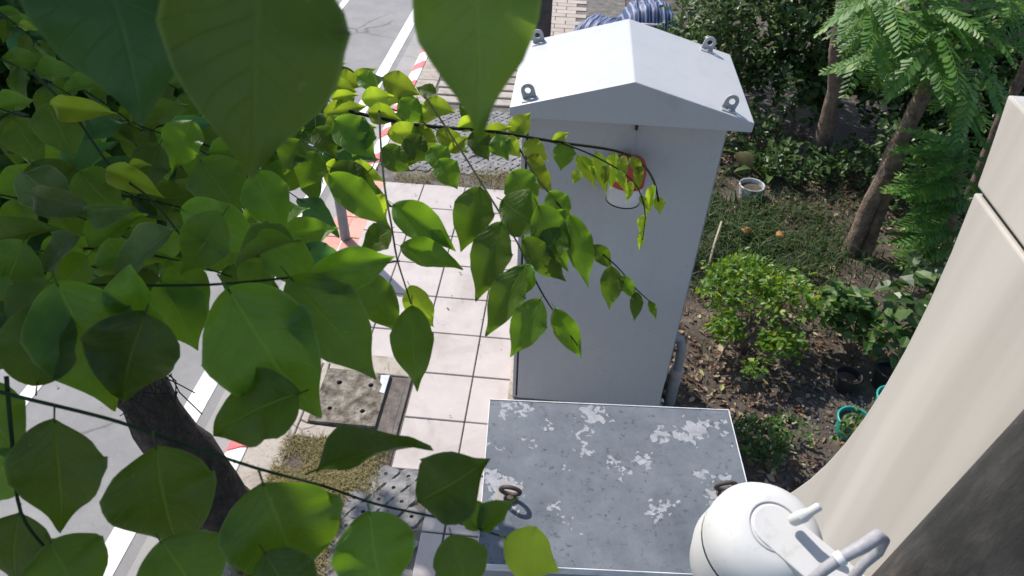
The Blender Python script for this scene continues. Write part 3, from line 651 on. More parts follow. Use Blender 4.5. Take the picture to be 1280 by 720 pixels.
# ================================================================== OLD PEELING BOX
ob = thing('old_cabinet', (0.295, 1.64, 0), 'old low steel cabinet with flaking grey paint on its flat top', 'cabinet')
build(MB().box(-0.190, 0.810, 1.285, 2.005, 0.08, 1.262), 'body', M['boxside'], ob, bevel=0.006)
build(MB().box(-0.22, 0.835, 1.26, 2.03, -0.02, 0.08), 'plinth', M['concrete'], ob, bevel=0.01)
build(MB().box(-0.205, 0.825, 1.270, 2.020, 1.262, 1.300), 'top_plate', M['lidpaint'], ob, bevel=0.004)
build(MB().box(-0.2085, -0.2052, 1.27, 2.02, 1.262, 1.302).box(0.8252, 0.8285, 1.27, 2.02, 1.262, 1.302).box(-0.2085, 0.8285, 2.0202, 2.024, 1.262, 1.303).box(-0.2085, 0.8285, 1.2665, 1.2698, 1.262, 1.302), 'edge_rim', M['boxrim'], ob)
for x, y, yaw in ((-0.100, 1.535, 8), (0.722, 1.60, -6)):
    c = Vector((x, y, 1.300))
    g = build(MB().lathe([(0.026, 0), (0.026, 0.008), (0.017, 0.012), (0.015, 0.022), (0, 0.024)], c, n=16), 'ring_bolt', M['ringsteel'], ob, smooth=True)
    build(MB().torus(c+Vector((0, 0, 0.055)), (math.sin(R(yaw)), 1, 0.25), 0.037, 0.0085, 28, 10), 'ring', M['ringsteel'], g, smooth='all')

ob.matrix_basis = ob.matrix_basis @ Matrix.Rotation(R(3.2), 4, 'Z')
# ================================================================== POLE, WHITE BOX AND SECOND CAMERA
pc = Vector((0.497, 0.368))
pole = thing('utility_pole', (pc.x, pc.y, 0), 'dark weathered round steel pole with rust streaks in the corner', 'pole')
build(MB().lathe([(0.112, -3.2), (0.112, 2.2), (0.0, 2.2)], (pc.x-0.006, pc.y, 3.0), (0.085, 0.0, 1), n=48), 'shaft', M['pole'], pole, smooth=True)
ang = math.atan2(0.35-0.368, 0.30-0.497)
build(MB().lathe([(0.0, -1.6), (0.022, -1.6), (0.022, 1.6), (0, 1.6)], (0.428, 0.262, 3.0), (0.085, 0, 1), n=20), 'riser_pipe', M['pole'], pole, smooth=True)
build(MB().lathe([(0.1125, 0), (0.1155, 0.001), (0.1155, 0.03), (0.1125, 0.031)], (pc.x-0.06, pc.y, 2.35), (0.085, 0, 1), n=48), 'strap', M['zinc'], pole, smooth=True)

wb = thing('equipment_box', (0.72, 0.62, 2.2), 'large white steel equipment box with a curved edge strapped to the pole', 'box')
def edgeY(z): return 0.757+0.42*(z-2.93)**2
def bowbox(z0, z1, x0, x1, back, grow=0.0, n=14):
    m = MB(); vs = []
    for i in range(n+1):
        z = z0+(z1-z0)*i/n; y = edgeY(z)+grow
        vs += [(x0-grow, back, z), (x0-grow, y, z), (x1, y, z), (x1, back, z)]
    fs = []
    for i in range(n):
        a = i*4
        for k in range(4): fs.append((a+k, a+4+k, a+4+(k+1) % 4, a+(k+1) % 4))
    fs += [(0, 1, 2, 3), (n*4+3, n*4+2, n*4+1, n*4)]
    m.add(vs, fs); return m
build(bowbox(2.05, 3.198, 0.51, 0.96, 0.49), 'body', M['panel'], wb, bevel=0.003)
build(bowbox(3.206, 3.312, 0.51, 0.96, 0.49, 0.0, 4), 'lid', M['panel'], wb, bevel=0.003)
build(bowbox(3.196, 3.208, 0.514, 0.95, 0.50, -0.004, 1), 'lid_gasket', M['black'], wb)
build(MB().box(0.505, 0.96, 0.440, 0.49, 2.3, 2.36).box(0.505, 0.96, 0.440, 0.49, 2.95, 3.0), 'bracket', M['zinc'], wb)

dp = at(956, 672, d=0.745)
cc = thing('security_camera', dp, 'white round security camera on an arm in front of the white box', 'security camera')
ax = (-ray(948, 668)).normalized()                   # the cap faces up towards the lens above it
ax = (ax + rt*0.40 + up*0.46).normalized()
RR = 0.0615
build(MB().lathe([(0, 0.030), (0.034, 0.0295), (0.044, 0.026), (0.054, 0.017), (0.060, 0.006), (RR, -0.008), (RR, -0.018)], dp, ax, 48), 'cap', M['camwhite'], cc, smooth='all')
build(MB().lathe([(RR-0.001, -0.0185), (RR-0.001, -0.0215)], dp, ax, 48), 'seam', M['black'], cc)
build(MB().lathe([(RR, -0.022), (RR+0.002, -0.05), (RR-0.004, -0.085), (0.047, -0.105), (0.03, -0.118), (0, -0.122)], dp, ax, 48), 'housing', M['camwhite'], cc, smooth='all')
build(MB().lathe([(0.0255, 0.0305), (0.0265, 0.0315), (0.0275, 0.0305)], dp, ax, 40), 'logo_ring', M['camgrey'], cc, smooth='all')
t1 = (at(1062, 760, d=0.70)-dp); t1 = (t1 - ax*t1.dot(ax)).normalized(); s1 = ax.cross(t1)
am = MB(); hw = 0.0265
def arm(a0, a1, w_, h0, h1):
    return [dp+t1*a+s1*b+ax*h for h in (h0, h1) for a, b in ((a0, -w_), (a1, -w_), (a1, w_), (a0, w_))]
ol = []
for k in range(13):
    q = math.pi/2+math.pi*k/12; ol.append((0.0235*math.cos(q), 0.0235*math.sin(q)))
ol = [(a, b) for a, b in ol]+[(0.20, -0.0235), (0.20, 0.0235)]
n_ = len(ol)
am.add([dp+t1*a+s1*b+ax*0.0318 for a, b in ol]+[dp+t1*a+s1*b+ax*0.010 for a, b in ol], [tuple(range(n_)), tuple(range(2*n_-1, n_-1, -1))]+[(i, n_+i, n_+(i+1) % n_, (i+1) % n_) for i in range(n_)])
build(am, 'arm', M['camwhite'], cc, bevel=0.002)
e0 = [dp+t1*0.06+s1*0.026+ax*0.028]
pl0 = at(1004, 645, d=0.70); pl1 = at(1014, 639, d=0.695); pl2 = at(1024, 633, d=0.692)
build(MB().tube([at(992, 650, d=0.715), pl0, pl1, pl2], [0.0062, 0.0066, 0.0042, 0.0044], 12).tube([pl2, at(1026, 632, d=0.691)], 0.0030, 8), 'screw_cap', M['camwhite'], cc, smooth=True)
cb = thing('camera_cable', at(1060, 690, d=0.66), 'thick grey cable looped below the security camera arm', 'cable')
build(MB().tube([at(1000, 740, d=0.66), at(1030, 712, d=0.655), at(1052, 697, d=0.65), at(1080, 682, d=0.645), at(1098, 670, d=0.65), at(1104, 675, d=0.66), at(1098, 690, d=0.67), at(1078, 706, d=0.675), at(1058, 735, d=0.68)],
   [0.0055, 0.0055, 0.0055, 0.0064, 0.0064, 0.0058, 0.0048, 0.0048, 0.0048], 12), 'cable_sheath', M['cable'], cb, smooth='all')
build(MB().tube([at(1046, 701, d=0.651), at(1054, 696, d=0.650)], 0.0069, 14), 'cable_tape', M['cableband'], cb, smooth=True)

# ================================================================== POSTS, POT, TARP ON THE FAR PAVEMENT
sp = thing('sign_post', (-1.80, 4.74, 0), 'slim grey metal post standing at the kerb behind the leaves', 'post')
build(MB().tube([(-1.80, 4.74, -0.02), (-1.80, 4.745, 0.95)], 0.042, 16), 'tube', M['greypost'], sp, smooth=True)
build(MB().lathe([(0.044, 0.93), (0.046, 0.935), (0.046, 0.965), (0.03, 0.975), (0, 0.978)], (-1.80, 4.745, 0), n=16), 'end_cap', M['greypost'], sp, smooth=True)
bp = thing('dark_post', (-0.255, 6.2, 0), 'dark brown square post standing behind the cabinet roof', 'post')
build(MB().box(-0.335, -0.185, 6.12, 6.27, -0.05, 2.6), 'shaft', M['post'], bp, bevel=0.008)
build(MB().box(-0.365, -0.3355, 6.16, 6.23, -0.05, 2.6), 'white_strip', M['kerb_white'], bp, bevel=0.003)
build(MB().box(-0.38, -0.15, 6.09, 6.30, -0.05, 0.05), 'foot', M['concrete'], bp, bevel=0.01)
fp = thing('flower_pot', (-1.52, 8.42, 0), 'small terracotta pot on a dark stand by the red kerb', 'flower pot')
build(MB().lathe([(0, 0.10), (0.06, 0.10), (0.095, 0.22), (0.105, 0.225), (0.105, 0.255), (0.09, 0.255), (0.085, 0.20), (0, 0.20)], (-1.50, 8.42, 0), n=20), 'pot', M['terracotta'], fp, smooth=True)
for a in range(3):
    q = a*2.09+.5; build(MB().tube([(-1.50+0.05*math.cos(q), 8.42+0.05*math.sin(q), 0.11), (-1.50+0.09*math.cos(q), 8.42+0.09*math.sin(q), 0)], 0.010, 6), 'leg', M['post'], fp)
wr = thing('litter_wrapper', (-0.865, 6.36, 0), 'crumpled pink and white wrapper on the pavers', 'litter')
wm = MB(); g = 7; vs = []
for j in range(g):
    for i in range(g):
        vs.append((-0.865+(i/(g-1)-.5)*0.13, 6.36+(j/(g-1)-.5)*0.16, 0.012+0.05*random.random()))
wm.add(vs, [(j*g+i, j*g+i+1, (j+1)*g+i+1, (j+1)*g+i) for j in range(g-1) for i in range(g-1)])
build(wm, 'wrapper_sheet', M['wrapper'], wr)

def cloth(name, label, cx, cy, w_, d_, h, ang_, seed, groups):
    rnd = random.Random(seed); t = thing(name, (cx, cy, 0), label, 'tarpaulin', groups)
    nx, ny = 26, 16; vs = []; uvs = []
    ca, sa = math.cos(ang_), math.sin(ang_)
    for j in range(ny+1):
        for i in range(nx+1):
            u = i/nx-.5; v = j/ny-.5
            hh = h*max(0, 1-(2*abs(v))**3)*max(0, 1-(2*abs(u))**4)**.7
            x = u*w_; y = v*d_ + 0.03*noise.noise(Vector((u*9, v*3, seed)))
            z = hh*(0.95+0.05*math.sin(u*40+3*noise.noise(Vector((u*4, v*4, seed))))) + 0.05*noise.noise(Vector((u*8, v*8, seed+5)))*h*2+0.01
            vs.append((cx+x*ca-y*sa, cy+x*sa+y*ca, max(0.0, z))); uvs.append((u+.5, v+.5))
    fs = [(j*(nx+1)+i, j*(nx+1)+i+1, (j+1)*(nx+1)+i+1, (j+1)*(nx+1)+i) for j in range(ny) for i in range(nx)]
    m = MB().add(vs, fs).mesh('sheet', M['stripe'], smooth='all')
    uvl = m.uv_layers.new(name='UVMap')
    for lp in m.loops: uvl.data[lp.index].uv = uvs[lp.vertex_index]
    place('sheet', m, t)
    e = MB().tube([(cx-w_*.42*ca, cy-w_*.42*sa-d_*.3, h*.55), (cx, cy-d_*.42, h*.6), (cx+w_*.42*ca, cy+w_*.42*sa-d_*.3, h*.5)], 0.015, 6)
    build(e, 'tie_rope', M['line'], t, smooth='all')
cloth('striped_tarp', 'blue and white striped tarpaulin bundle draped high behind the roof', 1.05, 9.95, 0.80, 0.9, 0.42, 0.12, 1, None)
cloth('striped_tarp', 'small blue and white striped bundle lying at the edge of the brick paving', 0.40, 9.85, 0.60, 0.7, 0.20, -0.5, 2, None)

# ================================================================== GARDEN PLANTS
def cloud(mb, n, c, rad, s0, s1, shell=0.55, tilt=0.6, wd=1.0, lump=0.35, seed=0, squash_bottom=True, gap=-0.22):
    c = Vector(c); k = 0
    while k < n:
        v = Vector((random.gauss(0, 1), random.gauss(0, 1), random.gauss(0, 1))).normalized()
        if squash_bottom and v.z < -0.35: v.z *= -0.6
        rr = shell+(1-shell)*random.random()**0.6
        rr *= 1+lump*noise.noise(v*2.2+Vector((seed, seed, 0)))*1.6
        p = c+Vector((v.x*rad[0], v.y*rad[1], v.z*rad[2]))*rr
        if p.z < 0.0: p.z = random.uniform(0, .08)
        k += 1
        if noise.noise(p*3.3+Vector((seed, 0, 0))) < gap and random.random() < .75: continue
        put_leaf(mb, p, rand_rot(tilt), random.uniform(s0, s1), wd)
    return mb
def stems(base, tips, rad, mat, parent, name='stem', n=6):
    for tip in tips:
        b = Vector(base)+Vector((random.uniform(-.03, .03), random.uniform(-.03, .03), 0)); t_ = Vector(tip); m_ = (b+t_)/2+Vector((random.uniform(-.05, .05), random.uniform(-.05, .05), .04))
        build(MB().tube([b, m_, t_], [rad, rad*.75, rad*.35], n), name, mat, parent, smooth='all')

def bush(name, label, cat, base, blobs, mat, s0, s1, nst, srad=0.008, barkm='bark', wd=1.0, tilt=.6, shell=.55):
    t = thing(name, base, label, cat); mb = MB()
    for i, (c, rad, n) in enumerate(blobs): cloud(mb, n, c, rad, s0, s1, shell, tilt, wd, seed=i*3.1+base[0])
    tag(build(mb, 'foliage', M[mat], t), kind='stuff')
    tips = [blobs[i % len(blobs)][0] for i in range(nst)]
    stems(base, tips, srad, M[barkm], t)
    return t
bush('leafy_bush', 'bright yellow-green leafy bush beside the tall cabinet', 'bush', (1.45, 3.78, -0.03),
     [((1.38, 4.02, 0.34), (0.30, 0.30, 0.22), 950), ((1.68, 3.92, 0.40), (0.24, 0.26, 0.18), 700), ((1.25, 3.72, 0.22), (0.13, 0.14, 0.14), 260), ((1.60, 3.60, 0.24), (0.16, 0.13, 0.13), 320), ((1.42, 3.42, 0.14), (0.10, 0.10, 0.12), 170), ((1.48, 4.30, 0.30), (.26, .2, .15), 420)],
     'bush', 0.034, 0.066, 8)
bush('low_shrub', 'low green feathery shrub growing just behind the old box corner', 'shrub', (1.42, 2.86, -0.03),
     [((1.36, 2.86, 0.10), (0.20, 0.18, 0.12), 620), ((1.58, 2.96, 0.10), (0.15, 0.14, 0.11), 380)], 'cover', 0.02, 0.045, 4)
bush('seedling_shrub', 'mid-green shrub with rounded leaves left of the teal pots', 'shrub', (2.20, 3.80, -0.03),
     [((2.08, 3.90, 0.30), (0.24, 0.20, 0.22), 170), ((2.34, 3.72, 0.28), (0.2, 0.18, 0.24), 130), ((2.2, 4.1, .2), (.2, .2, .18), 90)], 'cover', 0.06, 0.11, 6, wd=1.3, tilt=.45)
bush('side_shrub', 'broad-leaved dark green shrub close against the white box edge', 'shrub', (2.65, 3.80, -0.03),
     [((2.62, 3.85, 0.35), (0.26, 0.26, 0.28), 130), ((2.75, 4.15, 0.3), (0.26, 0.26, 0.24), 110)], 'hedge2', 0.09, 0.17, 5, wd=1.25, tilt=.45)
bush('pot_herb', 'small green herb spilling over the teal-rimmed pot', 'herb', (1.98, 3.02, 0.05),
     [((2.03, 2.95, 0.16), (0.17, 0.14, 0.12), 210)], 'cover', 0.03, 0.06, 4)
# dense shrubs behind
bush('hedge_shrub', 'small-leaved dark shrub just right of the striped tarpaulins', 'shrub', (1.75, 8.1, -0.03),
     [((1.45, 7.6, 0.55), (0.6, 0.65, 0.6), 2300), ((2.0, 8.0, 1.0), (0.8, 0.8, 0.8), 3000), ((1.9, 9.0, 0.8), (0.7, 0.8, 0.8), 1700), ((1.5, 9.6, 2.5), (1.0, .9, 1.0), 2000)], 'hedge2', 0.05, 0.10, 7, 0.018)  # last clump rises out of view, added to shade the garden
bush('hedge_shrub', 'tall dark leafy shrub behind the pinkish trunk', 'shrub', (2.8, 8.2, -0.03),
     [((2.7, 7.8, 0.9), (0.8, 0.7, 0.9), 3000), ((3.2, 8.3, 1.6), (0.9, 0.8, 0.9), 2000), ((2.35, 7.3, 0.5), (.5, .45, .55), 1300), ((3.2, 7.2, .5), (.6, .5, .55), 1500), ((2.9, 9.3, 2.7), (1.1, .9, .9), 2000)], 'hedge', 0.06, 0.125, 7, 0.02)  # high rear clump, unseen, put in for its shade on the garden
bush('hedge_shrub', 'very dark shrub filling the shade behind the leaning trunk', 'shrub', (4.0, 7.8, -0.03),
     [((3.9, 7.3, 0.8), (0.85, 0.8, 0.9), 3000), ((4.7, 7.1, 1.0), (0.9, 0.8, 1.1), 2600), ((3.75, 6.6, .35), (.6, .45, .45), 1300), ((4.6, 6.5, .5), (.6, .5, .6), 1500)], 'hedge', 0.07, 0.14, 7, 0.02)
bush('hedge_shrub', 'dark green shrub in the far corner above the white box', 'shrub', (5.4, 6.2, -0.03),
     [((5.3, 6.2, 0.7), (0.9, 0.9, 0.9), 2200), ((6.1, 6.0, 1.0), (0.9, 1.0, 1.0), 1400), ((4.5, 5.6, .45), (.6, .6, .5), 1300)], 'hedge', 0.08, 0.16, 6, 0.02)
bush('creeper_clump', 'tangle of dull green weeds around the foot of the pinkish trunk', 'weeds', (2.6, 6.35, -0.03),
     [((2.30, 6.3, 0.12), (0.4, 0.3, 0.20), 800), ((2.95, 6.3, 0.16), (0.35, 0.35, 0.25), 800), ((1.75, 6.75, .2), (.45, .35, .3), 1000), ((3.35, 5.95, .15), (.4, .5, .25), 900)], 'hedge', 0.03, 0.09, 5)

# broad strap-leaved plant
def strap_leaf(p, a, ln, wd, droop, lean=1.0):
    m = MB(); d = Vector((math.cos(a), math.sin(a), 0)); s = Vector((-d.y, d.x, 0)); vs = []; n = 9
    for i in range(n+1):
        t_ = i/n; wv = wd*math.sin(math.pi*min(1, t_*0.9+0.08))**0.8
        c = Vector(p)+d*(ln*t_*0.75*lean)+Vector((0, 0, ln*(t_*0.9-droop*t_*t_)))
        vs += [c-s*wv+Vector((0, 0, wv*.35)), c, c+s*wv+Vector((0, 0, wv*.35))]
    m.add(vs, [(i*3+k, i*3+k+1, i*3+k+4, i*3+k+3) for i in range(n) for k in (0, 1)]); return m
pl = thing('strap_leaf_plant', (2.02, 6.25, -0.02), 'strap-leaved plant with arching pale green leaves near the white pot', 'plant')
for k, (a, ln, wd, dr) in enumerate(((2.7, .75, .05, .75), (2.0, .6, .055, .6), (1.5, .5, .05, .35), (0.5, .6, .05, .7), (3.6, .5, .045, .6), (-0.4, .55, .05, .8), (4.4, .4, .04, .6), (1.0, .62, .045, .45))):
    build(strap_leaf((2.02+random.uniform(-.04, .04), 6.22, 0), a, ln, wd, dr), 'leaf', M['broad'], pl, smooth='all')
ol_ = thing('olive_leaf_plant', (1.78, 6.10, 0), 'single broad olive-yellow leaf rising above the white pot', 'plant')
build(strap_leaf((1.80, 6.10, 0.10), 2.0, .34, .10, .5, .8), 'leaf', M['olive'], ol_, smooth='all')
build(MB().tube([(1.80, 6.10, 0.0), (1.80, 6.10, 0.12)], 0.007, 6), 'stalk', M['twig_green'], ol_)

def pot(name, label, cx, cy, z, r1, r2, h, mat, rimm, soilz=0.8):
    t = thing(name, (cx, cy, z), label, 'plant pot')
    build(MB().lathe([(0, 0), (r1, 0), (r2, h), (r2*0.93, h), (r2*0.9, h*soilz)], (cx, cy, z), n=24), 'pot_wall', M[mat], t, smooth=True)
    build(MB().torus((cx, cy, z+h), (0, 0, 1), r2, r2*0.07, 28, 8), 'rim', M[rimm], t, smooth='all')
    build(MB().lathe([(0, h*soilz), (r2*0.91, h*soilz)], (cx, cy, z), n=24), 'potting_soil', M['soil'], t)
    return t
pot('plant_pot', 'broken white plastic pot lying in the grass under the olive leaf', 1.82, 5.90, -0.06, .09, .115, .17, 'potwhite', 'potwhite')
pot('plant_pot', 'teal-rimmed plant pot nearest the white box with herbs in it', 2.02, 3.10, -0.02, .085, .105, .13, 'teal', 'teal')
pot('plant_pot', 'teal-rimmed plant pot half hidden behind the white box edge', 2.32, 3.30, -0.02, .085, .105, .15, 'teal', 'teal')
pot('plant_pot', 'black plastic plant pot beside the teal-rimmed pots', 2.10, 3.52, -0.04, .07, .085, .13, 'blackpot', 'blackpot', .6)
pot('plant_pot', 'black plastic plant pot behind the seedling shrub', 2.38, 3.56, -0.02, .08, .10, .16, 'blackpot', 'blackpot', .6)

st = thing('dry_stick', (1.36, 5.0, 0), 'pale dry stick leaning from the grass beside the cabinet', 'stick')
build(MB().tube([at(885, 337, z=0.0), at(893, 305, z=0.10), at(902, 277, z=0.2)], [0.012, 0.011, 0.009], 7), 'stick_shaft', M['tan'], st, smooth='all')
for nm, lb, px, s_ in (('fallen_fruit', 'rotting orange fruit lying in the grass', (932, 292), .05), ('fallen_fruit', 'flat orange-brown fruit piece right of the rotting one', (974, 297), .045)):
    p = at(*px, z=0.03); f = MB(); f.lathe([(0, -0.6*s_), (.6*s_, -.5*s_), (s_, 0), (.85*s_, .5*s_), (.3*s_, .72*s_), (.06*s_, .62*s_), (0, .6*s_)], p+Vector((0, 0, .02)), (0.3, -.2, 1), 16)
    t = thing(nm, p, lb, 'fruit'); build(f, 'flesh', M['orange'], t, smooth='all'); build(MB().tube([p+Vector((0, 0, .045)), p+Vector((.02, 0, .07))], .005, 5), 'stalk', M['tan'], t)
bs = thing('bare_twig', (1.32, 3.66, 0), 'bare brown twig lying under the bright bush', 'twig')
build(MB().tube([at(893, 458, z=0.02), at(910, 430, z=0.12), at(920, 415, z=0.16)], [0.008, 0.008, 0.006], 6), 'twig_shaft', M['bark'], bs)

# trees with feathery fronds
def frond_mesh(seed, pairs=11, ln=0.5, lw=0.105):
    rnd = random.Random(seed); m = MB(); pts = []
    for i in range(pairs+2):
        t_ = i/(pairs+1); pts.append(Vector((0, ln*t_, -0.22*ln*t_*t_)))
    m.tube(pts, [0.0035*(1-i/(pairs+2)*.7) for i in range(len(pts))], 4)
    for i in range(1, pairs+2):
        t_ = i/(pairs+1); wl = lw*(0.55+0.55*math.sin(math.pi*min(1, t_*0.85+.12)))
        for sd in (-1, 1):
            p = pts[i]; a = R(68-25*t_)+rnd.uniform(-.1, .1)
            d = Vector((sd*math.sin(a), math.cos(a), -0.25+rnd.uniform(-.12, .12))).normalized(); s = Vector((0, 1, 0)).cross(d).cross(d).normalized()
            nrm = d.cross(s); hw_ = wl*0.21
            m.add([p, p+d*wl*.4+s*hw_+nrm*.004, p+d*wl*.75+s*hw_*.8, p+d*wl, p+d*wl*.75-s*hw_*.8, p+d*wl*.4-s*hw_+nrm*.004], [(0, 1, 2, 3), (0, 3, 4, 5)])
    return m.mesh('frond', [M['frond']])
FR = [frond_mesh(i, random.choice((9, 10, 11, 13)), random.uniform(.4, .56), random.uniform(.085, .118)) for i in range(9)]
def frond(parent, p, az, pitch, sc, name='frond'):
    Mx = Matrix.Translation(Vector(p)) @ Matrix.Rotation(az-math.pi/2, 4, 'Z') @ Matrix.Rotation(pitch, 4, 'X') @ Matrix.Rotation(random.uniform(-.3, .3), 4, 'Y') @ Matrix.Scale(sc, 4)
    return place(name, random.choice(FR), parent, Mx)
def limb(pts, rad, name, parent, mat='bark', n=12):
    fine_ = []; rr = []
    for i in range(len(pts)-1):
        for k in range(5):
            fine_.append(Vector(pts[i]).lerp(Vector(pts[i+1]), k/5)); rr.append(rad[i]+(rad[i+1]-rad[i])*k/5)
    fine_.append(Vector(pts[-1])); rr.append(rad[-1])
    mb = MB().tube(fine_, rr, n)
    for i, v in enumerate(mb.v):
        q = rr[min(i//n, len(rr)-1)]; v = Vector(v)
        mb.v[i] = tuple(v + noise.noise_vector(v*3.5)*q*0.35 + noise.noise_vector(v*18)*q*0.13)
    return build(mb, name, M[mat], parent, smooth='all')

t1_ = thing('garden_tree', (2.62, 6.6, -0.03), 'slender garden tree with an upright pinkish trunk', 'tree')
limb([(2.60, 6.66, -0.1), (2.60, 6.62, 0.25), (2.55, 6.6, 0.8), (2.42, 6.58, 1.2), (2.35, 6.58, 1.7), (2.30, 6.55, 2.4), (2.3, 6.5, 3.6)], [.105, .085, .075, .065, .062, .055, .03], 'trunk', t1_)
limb([(2.35, 6.58, 1.9), (2.6, 6.8, 2.5), (3.0, 7.0, 3.1)], [.04, .03, .015], 'limb', t1_)
m_ = MB()
for c, rd, n in (((2.0, 6.9, 3.9), (1.0, .9, .7), 2600), ((3.2, 7.2, 3.7), (1.0, .9, .7), 2600)): cloud(m_, n, c, rd, .07, .13, .3, .6, squash_bottom=False)
tag(build(m_, 'crown', M['hedge2'], t1_), kind='stuff')

t2_ = thing('garden_tree', (2.60, 5.15, -0.03), 'leaning twin-stemmed garden tree with feathery leaves', 'tree')
limb([(2.58, 5.15, -0.1), (2.58, 5.16, 0.1), (2.64, 5.25, 0.7), (2.74, 5.4, 1.15), (2.86, 5.6, 1.7), (3.1, 5.8, 2.6)], [.085, .072, .066, .062, .055, .03], 'trunk', t2_)
limb([(2.70, 5.12, -0.1), (2.70, 5.16, 0.1), (2.715, 5.25, 0.55), (2.74, 5.38, 0.95)], [.068, .056, .05, .04], 'side_stem', t2_)
limb([(2.80, 5.52, 1.5), (3.3, 5.5, 1.8), (3.9, 5.5, 1.95)], [.03, .022, .012], 'limb', t2_)
limb([(2.84, 5.58, 1.6), (2.6, 5.7, 1.95), (2.3, 5.8, 2.2)], [.025, .018, .01], 'limb', t2_)
cnt = 0
for k in range(150):
    if k < 95: px = (random.uniform(1085, 1275), random.uniform(-25, 125))
    else: px = (random.uniform(1075, 1200), random.uniform(-30, 60))
    if px[1] > 60 and px[0] < 1160 and random.random() < .6: continue
    if px[1] > 85 and px[0] < 1150: continue
    p = at(*px, Y=random.uniform(4.9, 5.9))
    if px[0] > 1215 and px[1] > 100: continue
    frond(t2_, p, math.radians(random.uniform(150, 330)), random.uniform(-.7, .1), random.uniform(.55, .95))
m_ = MB()
for c, rd, n in (((3.6, 6.2, 3.0), (1.3, .9, .8), 2600),): cloud(m_, n, c, rd, .07, .13, .3, .6, squash_bottom=False)
tag(build(m_, 'crown', M['hedge2'], t2_), kind='stuff')

t3_ = thing('fern_tree', (3.25, 4.95, -0.03), 'young bushy tree with long bright fern-like fronds', 'tree')
limb([(3.25, 4.95, -0.1), (3.18, 4.95, 0.4), (2.95, 4.95, 1.2)], [.04, .033, .015], 'trunk', t3_)
for k in range(64):
    py = 172+165*(k/64); px = 1212-0.13*(py-172)+random.uniform(-18, 10)
    base = at(px, py, Y=4.95+random.uniform(-.2, .15))
    az = R(188+random.uniform(-25, 40)) if k % 4 else R(random.uniform(230, 330))
    frond(t3_, base, az, random.uniform(-.15, .35), random.uniform(.7, 1.02))
t4_ = thing('garden_tree', (3.83, 5.94, -0.03), 'thin dark leaning trunk just beside the white box top', 'tree')
limb([(3.83, 5.94, -0.1), (3.80, 5.92, 0.35), (3.73, 5.9, 0.85), (3.7, 5.9, 1.5), (3.6, 6.0, 2.4)], [.06, .052, .046, .04, .02], 'trunk', t4_)
m_ = MB(); cloud(m_, 2600, (4.0, 6.3, 2.9), (1.1, 1.0, .8), .07, .13, .3, .6, squash_bottom=False)
tag(build(m_, 'crown', M['hedge'], t4_), kind='stuff')

# ================================================================== STREET TREE with the leaves round the lens
tree = thing('street_tree', (-1.78, 2.06, -0.02), 'dark-trunked street tree whose big oval leaves hang close to the lens', 'tree')
limb([(-1.76, 2.04, -0.08), (-1.77, 2.06, 0.12), (-1.93, 2.14, 0.6), (-2.14, 2.24, 1.3), (-2.22, 2.3, 2.2), (-2.1, 2.3, 3.2), (-2.0, 2.35, 4.0)], [.21, .165, .145, .135, .125, .115, .09], 'trunk', tree, 'bark_dark', 20)
limb([(-2.02, 2.3, 3.1), (-1.7, 1.9, 3.6), (-1.25, 1.3, 3.95), (-0.85, 0.75, 4.02), (-0.45, 0.45, 3.95)], [.07, .055, .04, .025, .012], 'limb', tree, 'bark_dark')
limb([(-2.0, 2.35, 3.7), (-2.2, 3.2, 4.0), (-3.2, 4.7, 4.15)], [.07, .045, .02], 'limb', tree, 'bark_dark')
limb([(-2.0, 2.32, 3.4), (-2.8, 2.2, 3.9), (-3.5, 1.8, 4.3)], [.07, .045, .02], 'limb', tree, 'bark_dark')
rb = MB()
for k in range(26):                                   # fibrous roots and dead tendrils on the trunk
    px = random.uniform(160, 225); py = random.uniform(455, 500)
    p = at(px, py, d=2.35); q = p+Vector((random.uniform(-.09, .09), random.uniform(-.1, .05), random.uniform(-.25, .02)))
    rb.tube([p, (p+q)/2+Vector((random.uniform(-.03, .03), 0, random.uniform(-.03, .03))), q], 0.0022, 4)
tag(build(rb, 'dead_tendril', M['twig'], tree), kind='stuff')
# crown overhead: out of view, clumps placed to shade the hanging twigs and pavement
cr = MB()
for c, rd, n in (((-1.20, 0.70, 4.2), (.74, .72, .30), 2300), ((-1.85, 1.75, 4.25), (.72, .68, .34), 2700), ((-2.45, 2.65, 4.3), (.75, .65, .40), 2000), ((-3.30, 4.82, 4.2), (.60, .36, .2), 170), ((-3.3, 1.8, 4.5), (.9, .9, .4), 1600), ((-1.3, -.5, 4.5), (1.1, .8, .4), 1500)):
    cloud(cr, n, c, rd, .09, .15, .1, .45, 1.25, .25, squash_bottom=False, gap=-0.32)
tag(build(cr, 'crown', M['crown'], tree), kind='stuff')

